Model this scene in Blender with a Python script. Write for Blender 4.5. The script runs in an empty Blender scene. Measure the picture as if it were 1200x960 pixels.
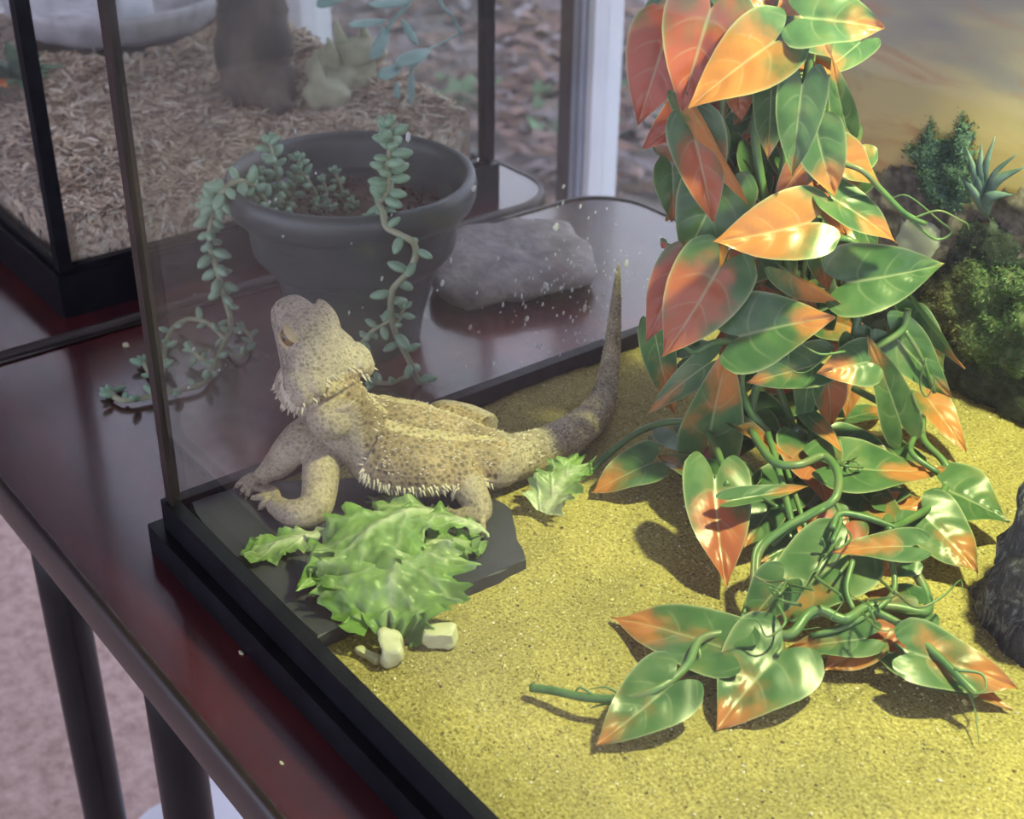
import bpy, bmesh, math, random
import numpy as np
from mathutils import Vector, Matrix, noise

# ------------------------------------------------------------------ camera
SC = bpy.context.scene
COL = SC.collection
CR = np.array([0.61219599, 0.79063966, 0.01024679])
CD = np.array([0.40394281, -0.30158189, -0.86364262])
CF = np.array([-0.67973986, 0.53285767, -0.50400042])
CC = np.array([0.59292867, -0.23548075, 0.42089619])
FPX = 1635.7
cam = bpy.data.cameras.new('camera')
cam_ob = bpy.data.objects.new('camera', cam)
COL.objects.link(cam_ob)
M = Matrix.Identity(4)
for i in range(3):
    M[i][0], M[i][1], M[i][2], M[i][3] = CR[i], -CD[i], -CF[i], CC[i]
cam_ob.matrix_world = M
cam.sensor_fit = 'HORIZONTAL'
cam.sensor_width = 36
cam.lens = FPX / 1200 * 36
cam.clip_start = 0.01
cam.dof.use_dof = True
cam.dof.focus_distance = 0.70
cam.dof.aperture_fstop = 13
SC.camera = cam_ob

# ------------------------------------------------------------------ light and exposure
SC.view_settings.view_transform = 'Standard'
SC.view_settings.look = 'None'
SC.view_settings.gamma = 1
SC.view_settings.use_curve_mapping = False
SC.view_settings.exposure = 0.0
SC.cycles.transparent_max_bounces = 40          # light crosses several panes here
world = bpy.data.worlds.new('daylight')
SC.world = world
world.use_nodes = True
bg = world.node_tree.nodes['Background']
bg.inputs[0].default_value = (0.755, 0.765, 1.0, 1)
bg.inputs[1].default_value = 2.6
LAMP_POS = (0.40, 0.375, 0.61)
LAMP_AIM = (0.26, 0.27, 0.0)
LAMP_POWER = 34.0
LAMP_COLOR = (0.95, 1.0, 0.44)

# ------------------------------------------------------------------ helpers
def ray(x, y):
    return CR * (x - 600) / FPX + CD * (y - 480) / FPX + CF

def P(x, y, z=None, X=None, Y=None, d=None):
    """point of the place seen at photo position x,y that lies at a known height, wall or distance"""
    r = ray(x, y)
    if z is not None: t = (z - CC[2]) / r[2]
    elif X is not None: t = (X - CC[0]) / r[0]
    elif Y is not None: t = (Y - CC[1]) / r[1]
    else: t = d
    return CC + r * t

def depth(p):
    return float((np.array(p) - CC) @ CF)

NH = np.array([CF[0], CF[1], 0.0]); NH /= np.linalg.norm(NH)     # horizontal viewing direction

def PV(x, y, G, off=0.0):
    """point on the upright plane through ground point G that faces the visitor"""
    r = ray(x, y)
    g = np.array([G[0], G[1], 0.0]) + NH * off
    return CC + r * (((g - CC) @ NH) / (r @ NH))

ORG = {}

def empty(name, loc, label=None, cat=None, group=None, kind=None):
    o = bpy.data.objects.new(name, None)
    COL.objects.link(o)
    o.location = [float(c) for c in loc]
    o.empty_display_size = 0.02
    ORG[o.name] = np.array(loc, float)
    tag(o, label, cat, group, kind)
    return o

def tag(o, label=None, cat=None, group=None, kind=None):
    if label: o['label'] = label
    if cat: o['category'] = cat
    if group: o['group'] = group
    if kind: o['kind'] = kind
    return o

def obj(name, vf, mat, parent=None, smooth=True, attrs=None, org=None, **kw):
    """link one mesh object; vertices are given in world space"""
    v, f = vf
    v = np.asarray(v, float)
    if parent is not None:
        o0 = ORG[parent.name]
    else:
        if org is None:
            lo, hi = v.min(0), v.max(0)
            org = ((lo[0] + hi[0]) / 2, (lo[1] + hi[1]) / 2, lo[2])
        o0 = np.array(org, float)
    me = bpy.data.meshes.new(name)
    me.from_pydata((v - o0).tolist(), [], [list(map(int, q)) for q in f])
    me.update()
    if smooth:
        me.polygons.foreach_set('use_smooth', [True] * len(me.polygons))
    if attrs:
        for an, av in attrs.items():
            av = np.asarray(av, float)
            at = me.attributes.new(an, 'FLOAT_COLOR', 'POINT')
            if av.shape[1] == 3:
                av = np.hstack([av, np.ones((len(av), 1))])
            at.data.foreach_set('color', av.ravel())
    me.materials.append(mat)
    o = bpy.data.objects.new(name, me)
    COL.objects.link(o)
    if parent is not None:
        o.parent = parent
    else:
        o.location = o0.tolist()
    ORG[o.name] = o0
    tag(o, **kw)
    return o

def join(parts):
    V, F, n = [], [], 0
    for v, f in parts:
        v = np.asarray(v, float)
        V.append(v)
        F += [[i + n for i in q] for q in f]
        n += len(v)
    return np.vstack(V), F

def box(x0, x1, y0, y1, z0, z1, bev=0.0):
    bm = bmesh.new()
    bmesh.ops.create_cube(bm, size=1)
    for v in bm.verts:
        v.co = Vector(((x0 + x1) / 2 + v.co.x * (x1 - x0), (y0 + y1) / 2 + v.co.y * (y1 - y0), (z0 + z1) / 2 + v.co.z * (z1 - z0)))
    if bev:
        bmesh.ops.bevel(bm, geom=bm.edges[:], offset=bev, segments=2, affect='EDGES', profile=0.6)
    return from_bm(bm)

def from_bm(bm):
    bm.verts.index_update()
    v = np.array([q.co[:] for q in bm.verts])
    f = [[x.index for x in q.verts] for q in bm.faces]
    bm.free()
    return v, f

def catmull(pts, n=6):
    pts = [np.array(p, float) for p in pts]
    if len(pts) < 3:
        return np.array([pts[0] + (pts[1] - pts[0]) * i / n for i in range(n + 1)])
    q = [2 * pts[0] - pts[1]] + pts + [2 * pts[-1] - pts[-2]]
    out = []
    for i in range(1, len(q) - 2):
        for k in range(n):
            t = k / n
            a, b, c, d = q[i - 1], q[i], q[i + 1], q[i + 2]
            out.append(.5 * (2 * b + (c - a) * t + (2 * a - 5 * b + 4 * c - d) * t * t + (3 * b - a - 3 * c + d) * t ** 3))
    out.append(pts[-1])
    return np.array(out)

def tube(pts, rad, seg=8, sub=5, up=(0, 0, 1), rad2=None):
    """swept tube along pts; rad per point; rad2 = second half-axis (along up)"""
    n0 = len(pts)
    rad = np.array(rad if np.ndim(rad) else [rad] * n0, float)
    r2 = np.array(rad2, float) if rad2 is not None else rad
    full = np.hstack([np.array(pts, float), rad[:, None], r2[:, None]])
    c = catmull(full, sub)
    p, ra, rb = c[:, :3], np.maximum(c[:, 3], 1e-5), np.maximum(c[:, 4], 1e-5)
    n = len(p)
    T = np.gradient(p, axis=0)
    T /= np.linalg.norm(T, axis=1)[:, None] + 1e-12
    V = []
    upv = np.array(up, float)
    prev = None
    for i in range(n):
        if prev is None or rad2 is not None:
            base = upv if abs(T[i] @ upv) < .95 else np.array([1.0, .3, 0])
        else:
            base = prev
        B = base - T[i] * (base @ T[i])
        B /= np.linalg.norm(B) + 1e-12
        prev = B
        A = np.cross(T[i], B)
        for k in range(seg):
            a = 2 * math.pi * k / seg
            V.append(p[i] + A * math.cos(a) * ra[i] + B * math.sin(a) * rb[i])
    F = []
    for i in range(n - 1):
        for k in range(seg):
            F.append([i * seg + k, i * seg + (k + 1) % seg, (i + 1) * seg + (k + 1) % seg, (i + 1) * seg + k])
    V.append(p[0]); V.append(p[-1])
    a, b = len(V) - 2, len(V) - 1
    for k in range(seg):
        F.append([a, (k + 1) % seg, k])
        F.append([b, (n - 1) * seg + k, (n - 1) * seg + (k + 1) % seg])
    return np.array(V), F

def lathe(c, prof, seg=48):
    V, F = [], []
    for r, z in prof:
        for k in range(seg):
            a = 2 * math.pi * k / seg
            V.append((c[0] + r * math.cos(a), c[1] + r * math.sin(a), c[2] + z))
    for i in range(len(prof) - 1):
        for k in range(seg):
            F.append([i * seg + k, i * seg + (k + 1) % seg, (i + 1) * seg + (k + 1) % seg, (i + 1) * seg + k])
    return np.array(V), F

def ico(c, r, sub=2, rot=None):
    bm = bmesh.new()
    bmesh.ops.create_icosphere(bm, subdivisions=sub, radius=1)
    v, f = from_bm(bm)
    r = np.array([r] * 3 if np.ndim(r) == 0 else r, float)
    v = v * r
    if rot is not None:
        v = v @ np.array(rot).T
    return v + np.array(c), f

def prism(poly, z0, z1):
    """upright slab over an x,y outline"""
    n = len(poly)
    V = [(p[0], p[1], z0) for p in poly] + [(p[0], p[1], z1) for p in poly]
    F = [list(range(n))[::-1], list(range(n, 2 * n))] + [[i, (i + 1) % n, n + (i + 1) % n, n + i] for i in range(n)]
    return np.array(V), F

def fbm(p, s, o=4):
    return noise.fractal(Vector((p[0] * s, p[1] * s, p[2] * s)), 1.0, 2.0, o)

def rough(vf, amp, s, o=4, seed=0.0):
    v, f = vf
    v = np.array(v)
    me = bpy.data.meshes.new('tmp'); me.from_pydata(v.tolist(), [], f); me.update()
    n = np.array([q.normal[:] for q in me.vertices])
    bpy.data.meshes.remove(me)
    d = np.array([fbm((p[0] + seed, p[1] + seed * .7, p[2]), s, o) for p in v])
    return v + n * (d * amp)[:, None], f

# ------------------------------------------------------------------ materials
def newmat(name):
    m = bpy.data.materials.new(name)
    m.use_nodes = True
    nt = m.node_tree
    return m, nt, nt.nodes, nt.links, nt.nodes['Principled BSDF']

def N(nt, typ, **kw):
    n = nt.nodes.new(typ)
    for k, v in kw.items():
        if k.startswith('i_'):
            key = k[2:]
            key = int(key) if key.isdigit() else key.replace('_', ' ')
            n.inputs[key].default_value = v
        else:
            setattr(n, k, v)
    return n

def ramp(nt, stops):
    r = nt.nodes.new('ShaderNodeValToRGB')
    e = r.color_ramp.elements
    while len(e) < len(stops):
        e.new(0.5)
    for q, (p, c) in zip(e, stops):
        q.position = p
        q.color = (*c, 1)
    return r

def pmat(name, cols, scale=20, rough_=.6, bump=0.0, bscale=None, spec=.5, detail=6, stretch=None, bdist=.001, metal=0.0):
    """principled surface whose colour wanders between cols with noise"""
    m, nt, ns, ln, b = newmat(name)
    tc = N(nt, 'ShaderNodeTexCoord')
    src = tc.outputs['Object']
    if stretch:
        mp = N(nt, 'ShaderNodeMapping')
        mp.inputs['Scale'].default_value = stretch
        ln.new(src, mp.inputs[0]); src = mp.outputs[0]
    nz = N(nt, 'ShaderNodeTexNoise', i_Scale=scale, i_Detail=detail, i_Roughness=.6)
    ln.new(src, nz.inputs['Vector'])
    k = len(cols)
    r = ramp(nt, [(.3 + .4 * i / max(1, k - 1), c) for i, c in enumerate(cols)])
    ln.new(nz.outputs[0], r.inputs[0])
    ln.new(r.outputs[0], b.inputs['Base Color'])
    b.inputs['Roughness'].default_value = rough_
    b.inputs['Specular IOR Level'].default_value = spec
    b.inputs['Metallic'].default_value = metal
    if bump:
        n2 = N(nt, 'ShaderNodeTexNoise', i_Scale=bscale or scale * 3, i_Detail=5.0)
        ln.new(src, n2.inputs['Vector'])
        bp = N(nt, 'ShaderNodeBump', i_Strength=bump, i_Distance=bdist)
        ln.new(n2.outputs[0], bp.inputs['Height'])
        ln.new(bp.outputs[0], b.inputs['Normal'])
    return m

def vmat(name, rough_=.7, attr='Col', mul=None, bump=0, bscale=400, spec=.3, bdist=.001):
    """principled surface coloured by a vertex attribute"""
    m, nt, ns, ln, b = newmat(name)
    a = N(nt, 'ShaderNodeAttribute', attribute_name=attr)
    tc = N(nt, 'ShaderNodeTexCoord')
    nz = N(nt, 'ShaderNodeTexNoise', i_Scale=bscale, i_Detail=4.0)
    ln.new(tc.outputs['Object'], nz.inputs['Vector'])
    mx = N(nt, 'ShaderNodeMix', data_type='RGBA', blend_type='MULTIPLY')
    mx.inputs[0].default_value = 1
    r = ramp(nt, [(.3, (.62, .62, .62)), (.7, (1.15, 1.15, 1.15))])
    ln.new(nz.outputs[0], r.inputs[0])
    ln.new(a.outputs['Color'], mx.inputs[6]); ln.new(r.outputs[0], mx.inputs[7])
    ln.new(mx.outputs[2], b.inputs['Base Color'])
    b.inputs['Roughness'].default_value = rough_
    b.inputs['Specular IOR Level'].default_value = spec
    if bump:
        bp = N(nt, 'ShaderNodeBump', i_Strength=bump, i_Distance=bdist)
        ln.new(nz.outputs[0], bp.inputs['Height']); ln.new(bp.outputs[0], b.inputs['Normal'])
    return m

def glassmat(name, tint=(.97, .98, .97), dust=.04, dustcol=(.8, .82, .85), dscale=9, refl=1.0):
    m, nt, ns, ln, b = newmat(name)
    ns.remove(b)
    out = ns['Material Output']
    tr = N(nt, 'ShaderNodeBsdfTransparent'); tr.inputs[0].default_value = (*tint, 1)
    gl = N(nt, 'ShaderNodeBsdfGlossy', i_Roughness=.02)
    lw = N(nt, 'ShaderNodeLayerWeight', i_Blend=.5)
    pw = N(nt, 'ShaderNodeMath', operation='POWER'); pw.inputs[1].default_value = 4.0
    ln.new(lw.outputs['Facing'], pw.inputs[0])
    ml = N(nt, 'ShaderNodeMath', operation='MULTIPLY_ADD', use_clamp=True); ml.inputs[1].default_value = .6 * refl; ml.inputs[2].default_value = .011 * refl
    ln.new(pw.outputs[0], ml.inputs[0])
    m1 = N(nt, 'ShaderNodeMixShader')
    ln.new(ml.outputs[0], m1.inputs[0]); ln.new(tr.outputs[0], m1.inputs[1]); ln.new(gl.outputs[0], m1.inputs[2])
    df = N(nt, 'ShaderNodeBsdfDiffuse'); df.inputs[0].default_value = (*dustcol, 1)
    tl = N(nt, 'ShaderNodeBsdfTranslucent'); tl.inputs[0].default_value = (*dustcol, 1)
    m3 = N(nt, 'ShaderNodeMixShader'); m3.inputs[0].default_value = .5
    ln.new(df.outputs[0], m3.inputs[1]); ln.new(tl.outputs[0], m3.inputs[2])
    tc = N(nt, 'ShaderNodeTexCoord')
    nz = N(nt, 'ShaderNodeTexNoise', i_Scale=dscale, i_Detail=5.0, i_Roughness=.55, i_Distortion=.8)
    ln.new(tc.outputs['Object'], nz.inputs['Vector'])
    mr = N(nt, 'ShaderNodeMapRange'); mr.inputs[1].default_value = .3; mr.inputs[2].default_value = .75
    mr.inputs[3].default_value = dust * .35; mr.inputs[4].default_value = dust * 1.7
    ln.new(nz.outputs[0], mr.inputs[0])
    m2 = N(nt, 'ShaderNodeMixShader')
    ln.new(mr.outputs[0], m2.inputs[0]); ln.new(m1.outputs[0], m2.inputs[1]); ln.new(m3.outputs[0], m2.inputs[2])
    ln.new(m2.outputs[0], out.inputs[0])
    return m

MT = {}
MT['black_plastic'] = pmat('black_plastic', [(.006, .006, .008), (.012, .012, .015)], 60, .34, .05, 500, spec=.12)
MT['black_metal'] = pmat('black_metal', [(.006, .006, .007), (.010, .010, .012)], 30, .28, spec=.25)
MT['mahogany'] = pmat('mahogany', [(.026, .006, .009), (.045, .008, .011), (.075, .012, .013)], 9, .27, .03, 300, stretch=(1, 5, 1), spec=.55)
for q in MT['mahogany'].node_tree.nodes:
    if q.type == 'BSDF_PRINCIPLED': q.inputs['Coat Weight'].default_value = .7; q.inputs['Coat Roughness'].default_value = .12; q.inputs['Coat IOR'].default_value = 1.52
MT['edge_band'] = pmat('edge_band', [(.016, .011, .010), (.032, .022, .019)], 40, .35, stretch=(1, 1, 1))
MT['pot_plastic'] = pmat('pot_plastic', [(.032, .042, .044), (.045, .055, .058)], 25, .34, .1, 200)
MT['soil'] = pmat('soil', [(.035, .022, .016), (.09, .055, .042), (.17, .11, .09)], 130, .95, 1, 250, bdist=.004)
MT['white_paint'] = pmat('white_paint', [(.74, .78, .84), (.82, .85, .9)], 20, .4)
MT['grey_metal'] = pmat('grey_metal', [(.30, .34, .42), (.38, .42, .5)], 20, .35)
MT['brown_metal'] = pmat('brown_metal', [(.06, .05, .055), (.09, .075, .08)], 20, .5)
MT['glass'] = glassmat('tank_glass', dust=.005, dscale=8)
MT['glass_end'] = glassmat('tank_glass_smeared', dust=.017, dscale=11, dustcol=(.72, .72, .70))
MT['glass_back'] = glassmat('rear_tank_glass', dust=.018, dscale=6)
MT['window_glass'] = glassmat('window_glass', dust=.02)
MT['water'] = glassmat('water_drop', dust=.45, refl=2.2)
MT['sealant'] = pmat('sealant', [(.014, .010, .009), (.035, .025, .022)], 40, .35, spec=.3)
MT['slate'] = pmat('slate', [(.016, .017, .023), (.034, .036, .047), (.052, .055, .070)], 16, .55, .35, 90, bdist=.002)
MT['white_plastic'] = pmat('white_plastic', [(.7, .72, .8), (.8, .82, .88)], 10, .4)

# ================================================================== SETTING
TZ = -0.030                       # height of the table tops
FLOOR = -0.75
# floor: pinkish speckled cork
m, nt, ns, ln, b = newmat('speckled_floor')
tc = N(nt, 'ShaderNodeTexCoord')
n1 = N(nt, 'ShaderNodeTexNoise', i_Scale=55.0, i_Detail=8.0, i_Roughness=.75)
n2 = N(nt, 'ShaderNodeTexVoronoi', i_Scale=90.0)
ln.new(tc.outputs['Object'], n1.inputs['Vector']); ln.new(tc.outputs['Object'], n2.inputs['Vector'])
r1 = ramp(nt, [(.32, (.30, .175, .135)), (.5, (.50, .32, .26)), (.68, (.66, .48, .42))])
ln.new(n1.outputs[0], r1.inputs[0])
mx = N(nt, 'ShaderNodeMix', data_type='RGBA', blend_type='MIX'); mx.inputs[0].default_value = .25
ln.new(r1.outputs[0], mx.inputs[6]); ln.new(n2.outputs['Color'], mx.inputs[7])
hs = N(nt, 'ShaderNodeHueSaturation'); hs.inputs['Saturation'].default_value = .8
ln.new(r1.outputs[0], hs.inputs['Color'])
ln.new(hs.outputs[0], b.inputs['Base Color']); b.inputs['Roughness'].default_value = .6
obj('floor', box(-3, 3, -3, .74, FLOOR - .05, FLOOR), m, smooth=False, kind='structure')
wallm = pmat('plaster', [(.10, .085, .08), (.13, .11, .105)], 6, .8)
obj('wall_far', box(-3.1, -3, -3, .74, FLOOR, 1.75), wallm, smooth=False, kind='structure')
obj('ceiling', box(-3.1, 3, -3, .80, 1.75, 1.83), pmat('ceiling_paint', [(.22, .20, .19), (.26, .24, .23)], 6, .9), smooth=False, kind='structure')

# window wall beyond the table ends: full height panes between slim posts
WY = .75
win = empty('window_1', (0, WY, FLOOR), kind='structure')
def upright(name, x0, x1, y0, y1, m):
    return obj(name, box(x0, x1, y0, y1, FLOOR, 1.75, .002), MT[m], win, smooth=False)
pL = P(686, 110, Y=WY)[0]; pR = P(694, 110, Y=WY)[0]
upright('window_post', pL, pR, WY, WY + .042, 'white_paint')
upright('window_stop', P(682, 110, Y=WY)[0], pL - .001, WY - .006, WY + .03, 'grey_metal')
upright('window_bead', P(676, 110, Y=WY)[0], P(682, 110, Y=WY)[0], WY + .004, WY + .03, 'white_paint')
upright('window_stop', P(669, 110, Y=WY)[0], P(675, 110, Y=WY)[0], WY, WY + .03, 'grey_metal')
upright('window_sash', P(650, 110, Y=WY)[0], P(668, 110, Y=WY)[0], WY + .005, WY + .035, 'brown_metal')
for x0 in (-1.9, -1.2, .6, 1.6):
    upright('window_post', x0, x0 + .04, WY, WY + .05, 'white_paint')
obj('window_head', box(-3, 3, WY, WY + .05, 1.6, 1.75), MT['white_paint'], win, smooth=False)
xs = [-1.86, -1.2, P(650, 110, Y=WY)[0]]
for x0, x1 in [(-3, -1.9), (-1.86, -1.2), (-1.16, P(650, 110, Y=WY)[0]), (pR, .6), (.64, 1.6), (1.64, 3)]:
    obj('window_pane', box(x0, x1, WY + .018, WY + .022, FLOOR, 1.6), MT['window_glass'], win, smooth=False)

# outdoors: shaded bank of litter and weeds
random.seed(4)
gx = np.linspace(-9, 6, 90); gy = np.linspace(.8, 9, 60)
V = [(x, y, FLOOR - .02 + .05 * fbm((x, y, 0), .9) + .04 * max(0, y - 1.2)) for y in gy for x in gx]
F = [[j * 90 + i, j * 90 + i + 1, (j + 1) * 90 + i + 1, (j + 1) * 90 + i] for j in range(59) for i in range(89)]
litter = pmat('forest_soil', [(.07, .058, .062), (.12, .10, .10), (.18, .15, .15), (.10, .13, .08)], 5, .95, detail=8)
ground = obj('ground', (V, F), litter, kind='structure')
def ground_z(x, y):
    return FLOOR - .02 + .05 * fbm((x, y, 0), .9) + .04 * max(0, y - 1.2)
parts, cols = [], []
pal = [(.30, .20, .15), (.42, .27, .22), (.24, .17, .14), (.5, .36, .32), (.36, .3, .3), (.48, .42, .44), (.16, .11, .10)]
for i in range(5200):
    x = random.uniform(-3.6, -.1); y = random.uniform(.95, 3.6)
    z = ground_z(x, y) + random.uniform(.005, .03)
    a = random.uniform(0, 6.3); L = random.uniform(.022, .06); w = L * random.uniform(.3, .5)
    d = np.array([math.cos(a), math.sin(a), random.uniform(-.3, .3)]); s = np.array([-math.sin(a), math.cos(a), random.uniform(-.4, .4)])
    c = np.array([x, y, z])
    parts.append((np.array([c - d * L, c + s * w, c + d * L, c - s * w, c + np.array([0, 0, .015])]), [[0, 1, 4], [1, 2, 4], [2, 3, 4], [3, 0, 4]]))
    cl = tuple(.62 * c_ for c_ in random.choice(pal)); cols += [cl] * 5
obj('leaf_litter', join(parts), vmat('dry_leaves', .9), attrs={'Col': cols}, smooth=False,
    label='brown fallen leaves strewn over the ground outside the window', cat='leaf litter', kind='stuff')
parts, cols = [], []
for i in range(330):
    x = random.uniform(-4, .3); y = random.uniform(1.0, 4.6)
    if fbm((x, y, 3.3), 1.3, 2) < -.02: continue
    z = ground_z(x, y)
    for k in range(9):
        a = random.uniform(0, 6.3); L = random.uniform(.03, .08); e = random.uniform(.3, 1.1)
        d = np.array([math.cos(a) * math.cos(e), math.sin(a) * math.cos(e), math.sin(e)]); s = np.array([-math.sin(a), math.cos(a), 0]) * L * .3
        c = np.array([x, y, z])
        parts.append((np.array([c, c + d * L * .6 + s, c + d * L, c + d * L * .6 - s]), [[0, 1, 2, 3]]))
        g = random.uniform(.7, 1.2); cols += [(.13 * g, .24 * g, .12 * g)] * 4
obj('low_weeds', join(parts), vmat('weed_green', .7), attrs={'Col': cols}, smooth=False,
    label='low green weeds growing among the leaves outside the window', cat='weeds', kind='stuff')

# ================================================================== TABLES
def rounded_rect(x0, x1, y0, y1, r, n=8):
    pts = []
    for cx, cy, a0 in ((x1 - r, y1 - r, 0), (x0 + r, y1 - r, 90), (x0 + r, y0 + r, 180), (x1 - r, y0 + r, 270)):
        for k in range(n + 1):
            a = math.radians(a0 + 90 * k / n)
            pts.append((cx + r * math.cos(a), cy + r * math.sin(a)))
    return pts

def make_table(x0, x1, y0, y1, label, legs):
    t = empty('folding_table', ((x0 + x1) / 2, (y0 + y1) / 2, FLOOR), label, 'table')
    outer = rounded_rect(x0, x1, y0, y1, .055)
    inner = rounded_rect(x0 + .005, x1 - .005, y0 + .005, y1 - .005, .05)
    obj('tabletop', prism(inner, TZ - .026, TZ), MT['mahogany'], t, smooth=False)
    # edge moulding: bullnose swept round the outline
    prof = [(0.0046, .0012), (.002, .0016), (0, -.001), (-.0012, -.006), (-.0015, -.014), (-.0008, -.022), (.001, -.027), (.006, -.028)]
    V, F = [], []
    n = len(outer)
    cen = np.array([(x0 + x1) / 2, (y0 + y1) / 2])
    nrm = []
    for i in range(n):
        a, c = np.array(outer[i - 1]), np.array(outer[(i + 1) % n])
        d = c - a; d /= np.linalg.norm(d)
        nrm.append(np.array([-d[1], d[0]]))
    for i in range(n):
        for (q, z) in prof:
            p = np.array(outer[i]) + nrm[i] * q
            V.append((p[0], p[1], TZ + z))
    k = len(prof)
    for i in range(n):
        j = (i + 1) % n
        for m_ in range(k - 1):
            F.append([i * k + m_, i * k + m_ + 1, j * k + m_ + 1, j * k + m_])
    obj('edge_band', (V, F), MT['edge_band'], t, label='dark moulding round the table edge')
    for lx, ly in legs:
        lg = obj('leg', tube([(lx, ly, FLOOR + .012), (lx, ly, -.3), (lx, ly, TZ - .026)], .0150, 20, 2), MT['black_metal'], t)
        obj('foot_cap', tube([(lx, ly, FLOOR), (lx, ly, FLOOR + .02)], .0175, 20, 2), MT['black_plastic'], lg)
    for ly in sorted(set(l[1] for l in legs)):
        pass
    return t

l1 = P(124, 960, Y=-.012); l2 = P(222, 960, Y=-.012)
make_table(-.272, 1.25, -.0525, .548, 'mahogany topped table with dark edge carrying the sand terrarium and flowerpot',
           [(l1[0], -.012), (l2[0], -.012), (1.1, -.012), (l1[0], .50), (1.1, .50)])
make_table(-1.85, -.281, -.10, .511, 'mahogany topped table carrying the terrarium bedded with wood shavings', [(-1.7, -.05), (-1.7, .46), (-.5, .46)])

# pale tub on the floor under the table
tc0 = P(352, 1012, z=FLOOR + .10)
tub = empty('storage_tub', (tc0[0], tc0[1], FLOOR), 'pale white plastic tub on the floor under the table', 'tub')
rr = [rounded_rect(tc0[0] - .15 - e, tc0[0] + .07 + e, tc0[1] - .12 - e, tc0[1] + .12 + e, .04 + e) for e in (-.02, 0, .012)]
obj('tub_body', join([prism(rr[0], FLOOR, FLOOR + .09)]), MT['white_plastic'], tub, smooth=False)
obj('tub_lid', join([prism(rr[1], FLOOR + .09, FLOOR + .105), prism(rr[0], FLOOR + .105, FLOOR + .112)]), MT['white_plastic'], tub, smooth=False)

# ================================================================== FRONT TERRARIUM
LX, LY, LZ = .92, .46, .41
tank = empty('terrarium', (LX / 2, LY / 2, TZ), 'glass terrarium with black base frame holding yellow sand and a lizard', 'terrarium')
ft = .004
def ring(x0, x1, y0, y1, w, z0, z1):
    return join([box(x0, x1, y0, y0 + w, z0, z1), box(x0, x1, y1 - w, y1, z0, z1), box(x0, x0 + w, y0 + w, y1 - w, z0, z1), box(x1 - w, x1, y0 + w, y1 - w, z0, z1)])
bfr = obj('base_frame', join([ring(-.0115, LX + .0115, -.0095, LY + .0115, .0095, TZ, -.012)]), MT['black_plastic'], tank, smooth=False)
obj('frame_lip', ring(-.0035, LX + .0035, -.0035, LY + .0035, .0076, -.012, .006), MT['black_plastic'], bfr, smooth=False)
obj('bottom_panel', box(0, LX, 0, LY, TZ + .002, TZ + .008), MT['black_plastic'], tank, smooth=False)
obj('top_frame', ring(-.0045, LX + .0045, -.0045, LY + .0045, .018, LZ, LZ + .02), MT['black_plastic'], tank, smooth=False)
obj('front_pane', box(.004, LX - .004, 0, .004, -.012, LZ), MT['glass'], tank, smooth=False)
obj('end_pane', box(0, .004, 0, LY, -.012, LZ), MT['glass_end'], tank, smooth=False)
obj('end_pane', box(LX - .004, LX, 0, LY, -.012, LZ), MT['glass'], tank, smooth=False)
obj('back_pane', box(.004, LX - .004, LY - .004, LY, -.012, LZ), MT['glass'], tank, smooth=False)
for (sx, sy) in ((0, 0), (0, LY)):
    s = 1 if sy == 0 else -1
    obj('corner_seal', join([box(-.0012, .0010, sy - .0014 * s if s > 0 else sy - .006, sy + .006 if s > 0 else sy + .0014, .006, LZ),
                             box(.0010, .0062, sy - .0016 if s > 0 else sy, sy if s > 0 else sy + .0016, .006, LZ)]), MT['sealant'], tank, smooth=False)
# droplets and specks on the end pane
random.seed(11)
parts = []
for i in range(230):
    px = random.gauss(675, 45); py = random.gauss(355, 55)
    if i % 4 == 0:
        px = random.uniform(220, 750); py = random.uniform(150, 520)
    p = P(px, py, X=.0042)
    if p[1] < .012 or p[1] > .45 or p[2] < .01: continue
    r = random.uniform(.0004, .0011) * (1.9 if random.random() < .08 else 1)
    parts.append(ico(p, (.0003, r, r * random.uniform(1, 2.0)), 1))
obj('water_droplets', join(parts), MT['water'], tank, kind='stuff')

# painted backdrop on the long far pane
BY = LY - .0045
bd = empty('painted_backdrop', (LX / 2, BY, -.008), 'painted desert dusk backdrop with moss and agave behind the terrarium sand', 'backdrop')
m, nt, ns, ln, b = newmat('painted_sky')
tc = N(nt, 'ShaderNodeTexCoord')
sep = N(nt, 'ShaderNodeSeparateXYZ'); ln.new(tc.outputs['Object'], sep.inputs[0])
mp = N(nt, 'ShaderNodeMapping'); mp.inputs['Scale'].default_value = (5, 5, 17)
mp.inputs['Rotation'].default_value = (0, .12, 0)
ln.new(tc.outputs['Object'], mp.inputs[0])
nz = N(nt, 'ShaderNodeTexNoise', i_Scale=1.9, i_Detail=6.0, i_Distortion=.9); ln.new(mp.outputs[0], nz.inputs['Vector'])
ad = N(nt, 'ShaderNodeMath', operation='MULTIPLY_ADD'); ad.inputs[1].default_value = .16
ln.new(nz.outputs[0], ad.inputs[0]); ln.new(sep.outputs[2], ad.inputs[2])
mr = N(nt, 'ShaderNodeMapRange'); mr.inputs[1].default_value = .16; mr.inputs[2].default_value = .38
ln.new(ad.outputs[0], mr.inputs[0])
sky = ramp(nt, [(0, (.16, .12, .085)), (.15, (.50, .31, .14)), (.32, (.62, .48, .22)), (.50, (.52, .43, .22)), (.64, (.34, .31, .23)), (.80, (.24, .225, .21)), (1, (.15, .22, .30))])
ln.new(mr.outputs[0], sky.inputs[0])
nz2 = N(nt, 'ShaderNodeTexNoise', i_Scale=3.1, i_Detail=5.0, i_Distortion=1.4); ln.new(mp.outputs[0], nz2.inputs['Vector'])
r2 = ramp(nt, [(.50, (0, 0, 0)), (.68, (1, 1, 1))]); ln.new(nz2.outputs[0], r2.inputs[0])
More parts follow.
